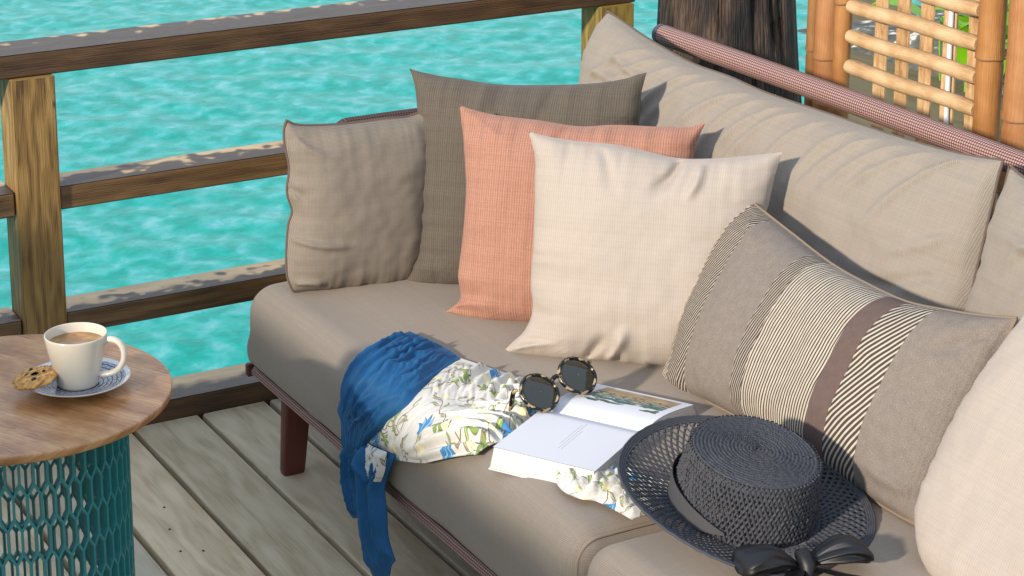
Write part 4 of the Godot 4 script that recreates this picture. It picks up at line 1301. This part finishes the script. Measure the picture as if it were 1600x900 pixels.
	for k in 15:
		var w := lerpf(PI * 1.20, PI * 0.62, k / 14.0)
		var hgt := 0.024 * (1.0 - pow(absf(k / 14.0 - 0.25) / 0.76, 2.2)) + 0.001
		bp2.append(hxf * Vector3(cos(w) * (RB + 0.004), 0.018 + 0.0 * k, sin(w) * (RB + 0.004)))
		bw.append(hn * hgt)
	obj("ribbon", ribbon(bp2, bw), sheer, hat)
	# bow at the near right of the brim
	var bo := Vector3(1.942, 0.438, -0.158)
	var bowx := Vector3(0.16, 0.0, -0.98).normalized()
	var bowz := Vector3(0.95, 0.0, 0.16).normalized()
	for s in [-1, 1]:
		var e = bowx * s
		# puffed loop: a flattened lobe pinched at the knot
		var lobe := Geo.new()
		var LP2 := PackedVector3Array(); var LT2 := PackedVector2Array()
		for b in 25:
			var t := b / 24.0
			var cc: Vector3 = bo + e * (0.008 + 0.098 * t) + Vector3(0, 0.020 * sin(PI * t * 0.9), 0) + bowz * (0.012 * t * s)
			var ra := 0.009 + 0.027 * pow(sin(PI * minf(t * 0.72, 1.0)), 1.2)
			var rb := 0.006 + 0.011 * sin(PI * t * 0.8)
			if t > 0.86:
				var q := sqrt(maxf(0.0, 1.0 - pow((t - 0.86) / 0.14, 2)))
				ra *= q; rb *= q
			for a in 41:
				var w := TAU * a / 40.0
				var pl2 := 1.0 - 0.34 * pow(absf(sin(w * 3.5 + s + t * 1.2)), 6.0) * (1.05 - t) + 0.10 * sin(w * 3.0 + t * 7.0) + 0.05 * sin(w * 8.0 - t * 4.0)
				LP2.append(cc + bowz * cos(w) * ra * pl2 + Vector3.UP * sin(w) * rb * pl2); LT2.append(Vector2(a / 40.0, t))
		lobe.grid(LP2, 41, 25, LT2, s < 0, true)
		obj("bow_loop", lobe, satin, hat)
		var tl := [bo, bo + e * 0.04 + bowz * 0.03 + Vector3(0, -0.006, 0), bo + e * 0.085 + bowz * 0.055 + Vector3(0, -0.010, 0), bo + e * 0.115 + bowz * (0.06 if s > 0 else 0.075) + Vector3(0, -0.012, 0)]
		var tw := []
		for q in [0.010, 0.026, 0.034, 0.038]: tw.append(bowz * q * 0.9 + Vector3(0, 0.3 * q, 0) - e * q * 0.3)
		obj("bow_tail", ribbon(tl, tw), satin, hat)
	var kn := Geo.new()
	kn.tube([bo - bowz * 0.012 + Vector3(0, 0.012, 0), bo + Vector3(0, 0.016, 0) + bowz * 0.0, bo + bowz * 0.016 + Vector3(0, 0.006, 0), bo + bowz * 0.018 - Vector3(0, 0.01, 0)], [0.009, 0.013, 0.013, 0.009], 10)
	obj("bow_knot", kn, satin, hat)

	# ---------------------------------------------------------------- side table
	var tb := thing("side_table", "round wooden side table on a teal expanded mesh drum", "table", Vector3(1.01, 0, 0.771))
	var top := Geo.new()
	var TR := 0.264
	var prof := [Vector2(0.0001, 0.565), Vector2(0.08, 0.565), Vector2(0.17, 0.565), Vector2(TR - 0.003, 0.565), Vector2(TR - 0.0008, 0.5642), Vector2(TR, 0.562), Vector2(TR - 0.001, 0.553), Vector2(TR - 0.007, 0.549), Vector2(0.1, 0.549), Vector2(0.0001, 0.549)]
	top.lathe(prof, 96)
	for k in top.t.size():
		var p := top.v[k]
		top.t[k] = Vector2(p.x * 0.86 - p.z * 0.5, p.x * 0.5 + p.z * 0.86 + p.y * 2.0)
	obj("table_top", top, teak_m, tb)
	var teal := std(Color(0.19, 0.475, 0.475), 0.34)
	var mg := Geo.new()
	var RD := 0.183; var NT := 53
	var row := 0.0585; var str_h := 0.040
	for j in range(-1, 10):
		for a in NT:
			var w := TAU * (a + 0.5 * (posmod(j, 2))) / NT
			var y0 := 0.012 + j * row; var y1 := y0 + str_h
			var o := Vector3(cos(w), 0, sin(w)); var tg := Vector3(-sin(w), 0, cos(w))
			if y1 > 0.02 and y0 < 0.54:
				_bar(mg, o * RD + Vector3(0, maxf(y0, 0.012), 0), o * RD + Vector3(0, minf(y1, 0.546), 0), tg * 0.0022, o * 0.0056)
			if y1 > 0.012 and y1 + row - str_h < 0.546:
				for d in [-0.5, 0.5]:
					var w2: float = w + TAU * d / NT
					var o2 := Vector3(cos(w2), 0, sin(w2))
					var a0 := o * RD + Vector3(0, y1, 0); var a1 := o2 * RD + Vector3(0, y0 + row, 0)
					var mid := (o + o2).normalized()
					var sd := (a1 - a0).normalized().cross(mid).normalized()
					_bar(mg, a0, a1, sd * 0.0022, mid * 0.0056)
	obj("mesh_drum", mg, teal, tb)
	for yy in [0.012, 0.543]:
		var rg := Geo.new()
		var ring := []
		for a in 97: ring.append(Vector3(cos(TAU * a / 96.0) * RD, yy, sin(TAU * a / 96.0) * RD))
		rg.tube(ring, 0.006, 8, false)
		obj("drum_ring", rg, teal, tb)

	# ---------------------------------------------------------------- cup, saucer, biscuit
	var cup_at := Vector3(1.047, 0.565, 0.668)
	var glaze := std(Color(0.80, 0.765, 0.70), 0.22)
	var sau := thing("saucer", "navy patterned saucer under the coffee cup on the round table", "saucer", cup_at)
	var sm2 := std(Color(1, 1, 1), 0.22)
	sm2.albedo_texture = saucer_tex()
	var sv := Geo.new()
	sv.lathe([Vector2(0.0001, 0.0062), Vector2(0.03, 0.0062), Vector2(0.036, 0.0075), Vector2(0.06, 0.0115), Vector2(0.078, 0.0175), Vector2(0.0845, 0.0205)], 72)
	for k in sv.t.size(): sv.t[k] = Vector2(sv.v[k].x, sv.v[k].z) / 0.0845 * 0.5 + Vector2(0.5, 0.5)
	obj("well", sv, sm2, sau)
	var su := Geo.new()
	su.lathe([Vector2(0.0843, 0.0203), Vector2(0.0862, 0.0212), Vector2(0.0870, 0.0203), Vector2(0.0855, 0.0185), Vector2(0.07, 0.0115), Vector2(0.05, 0.0062), Vector2(0.046, 0.0008), Vector2(0.042, 0.0005), Vector2(0.040, 0.004), Vector2(0.0001, 0.004)], 72)
	obj("underside", su, glaze, sau)
	var cup := thing("coffee_cup", "off white ceramic cup of milky coffee on the navy patterned saucer", "cup", cup_at + Vector3(0, 0.0068, 0))
	var cb := Geo.new()
	var ch := 0.089
	cb.lathe([Vector2(0.0001, 0.0), Vector2(0.031, 0.0), Vector2(0.0335, 0.0015), Vector2(0.0350, 0.006), Vector2(0.0370, 0.018), Vector2(0.0415, 0.038), Vector2(0.0465, 0.060), Vector2(0.0500, 0.078), Vector2(0.0515, ch - 0.002), Vector2(0.0512, ch), Vector2(0.0500, ch + 0.0006), Vector2(0.0487, ch - 0.001), Vector2(0.0470, 0.075), Vector2(0.0435, 0.058), Vector2(0.038, 0.036), Vector2(0.03, 0.008), Vector2(0.0001, 0.006)], 72)
	obj("body", cb, glaze, cup)
	var hd := Vector3(0.60, 0, -0.80).normalized()
	var hp := []
	for q in [[0.0475, 0.078], [0.060, 0.082], [0.074, 0.077], [0.0815, 0.062], [0.079, 0.043], [0.068, 0.028], [0.053, 0.021], [0.037, 0.0195]]:
		hp.append(hd * q[0] + Vector3(0, q[1], 0))
	var hg := Geo.new()
	hg.tube(lerp_path(hp, 40), 0.0052, 14, true, 1.25, Vector3.UP)
	obj("handle", hg, glaze, cup)
	var cf := Geo.new()
	cf.lathe([Vector2(0.0001, 0.0735), Vector2(0.02, 0.0735), Vector2(0.040, 0.0735), Vector2(0.0466, 0.0738)], 60)
	for k in cf.t.size(): cf.t[k] = Vector2(cf.v[k].x, cf.v[k].z) * 8.0
	var cfm := std(Color(1, 1, 1), 0.12)
	cfm.albedo_texture = ntex(33, 0.012, [[0.0, Color(0.52, 0.36, 0.18)], [0.5, Color(0.60, 0.43, 0.23)], [0.75, Color(0.68, 0.52, 0.31)], [1.0, Color(0.78, 0.64, 0.43)]], 256, 3)
	obj("coffee", cf, cfm, cup)
	# biscuit resting on the saucer's rim
	var ck := thing("biscuit", "golden chocolate chip biscuit leaning on the saucer beside the cup", "biscuit")
	var kc := Vector3(1.0395, 0.5935, 0.7365)
	var ckx := Transform3D(Basis.from_euler(Vector3(0.0, 0.35, 0.0)) * Basis.from_euler(Vector3(0.16, 0, 0.10)), kc)
	var cg := Geo.new()
	var cn := fnl(44, 1.0, 4)
	var CP := PackedVector3Array(); var CT := PackedVector2Array()
	for b in 25:
		var ph := PI * b / 24.0 - PI / 2
		for a in 73:
			var w := TAU * a / 72.0
			var d := Vector3(cos(w) * pow(cos(ph), 0.55), sin(ph), sin(w) * pow(cos(ph), 0.55))
			var rr := 0.0385 * (1.0 + cn.get_noise_2d(cos(w) * 1.3, sin(w) * 1.3) * 0.16)
			var p := Vector3(d.x * rr, d.y * 0.0075, d.z * rr)
			p.y += cn.get_noise_2d(p.x * 70, p.z * 70) * 0.0045 * (1.0 if d.y > 0 else 0.3) * cos(ph)
			CP.append(p); CT.append(Vector2(p.x, p.z) * 12.0 + Vector2(0, p.y * 30.0))
	cg.grid(CP, 73, 25, CT, false, true)
	cg.place(ckx)
	var ckm := std(Color(1, 1, 1), 0.85)
	ckm.albedo_texture = ntex(45, 0.03, [[0.0, Color(0.55, 0.36, 0.17)], [0.4, Color(0.74, 0.53, 0.28)], [0.65, Color(0.84, 0.65, 0.38)], [1.0, Color(0.90, 0.74, 0.48)]], 256, 4)
	ckm.normal_enabled = true; ckm.normal_texture = nnorm(46, 0.05, 8.0, 256)
	obj("dough", cg, ckm, ck)
	var chip_m := std(Color(0.14, 0.075, 0.05), 0.4)
	rng.seed = 66
	for q in [[-0.012, 0.008], [0.008, -0.012], [0.016, 0.014], [-0.022, -0.008], [0.004, 0.005]]:
		var g := Geo.new()
		var sz := rng.randf_range(0.0035, 0.006)
		g.box(Vector3(sz * 1.5, sz, sz), Transform3D(Basis.from_euler(Vector3(rng.randf(), rng.randf() * 6, rng.randf())), Vector3(q[0], 0.0066, q[1])), 0.0016)
		g.place(ckx)
		obj("chip", g, chip_m, ck)

func _bar(g: Geo, a: Vector3, b: Vector3, s: Vector3, o: Vector3) -> void:
	# flat strap from a to b: half-thickness s, half-depth o
	var f := [[s + o, s - o, s], [-s + o, -s - o, -s], [o + s, o - s, o], [-o + s, -o - s, -o]]
	for q in f:
		var nn: Vector3 = q[2].normalized()
		var i0 := g.vert(a + q[0], nn, Vector2(0, 0)); var i1 := g.vert(b + q[0], nn, Vector2(0, 1))
		var i2 := g.vert(b + q[1], nn, Vector2(1, 1)); var i3 := g.vert(a + q[1], nn, Vector2(1, 0))
		g.quad(i0, i1, i2, i3)
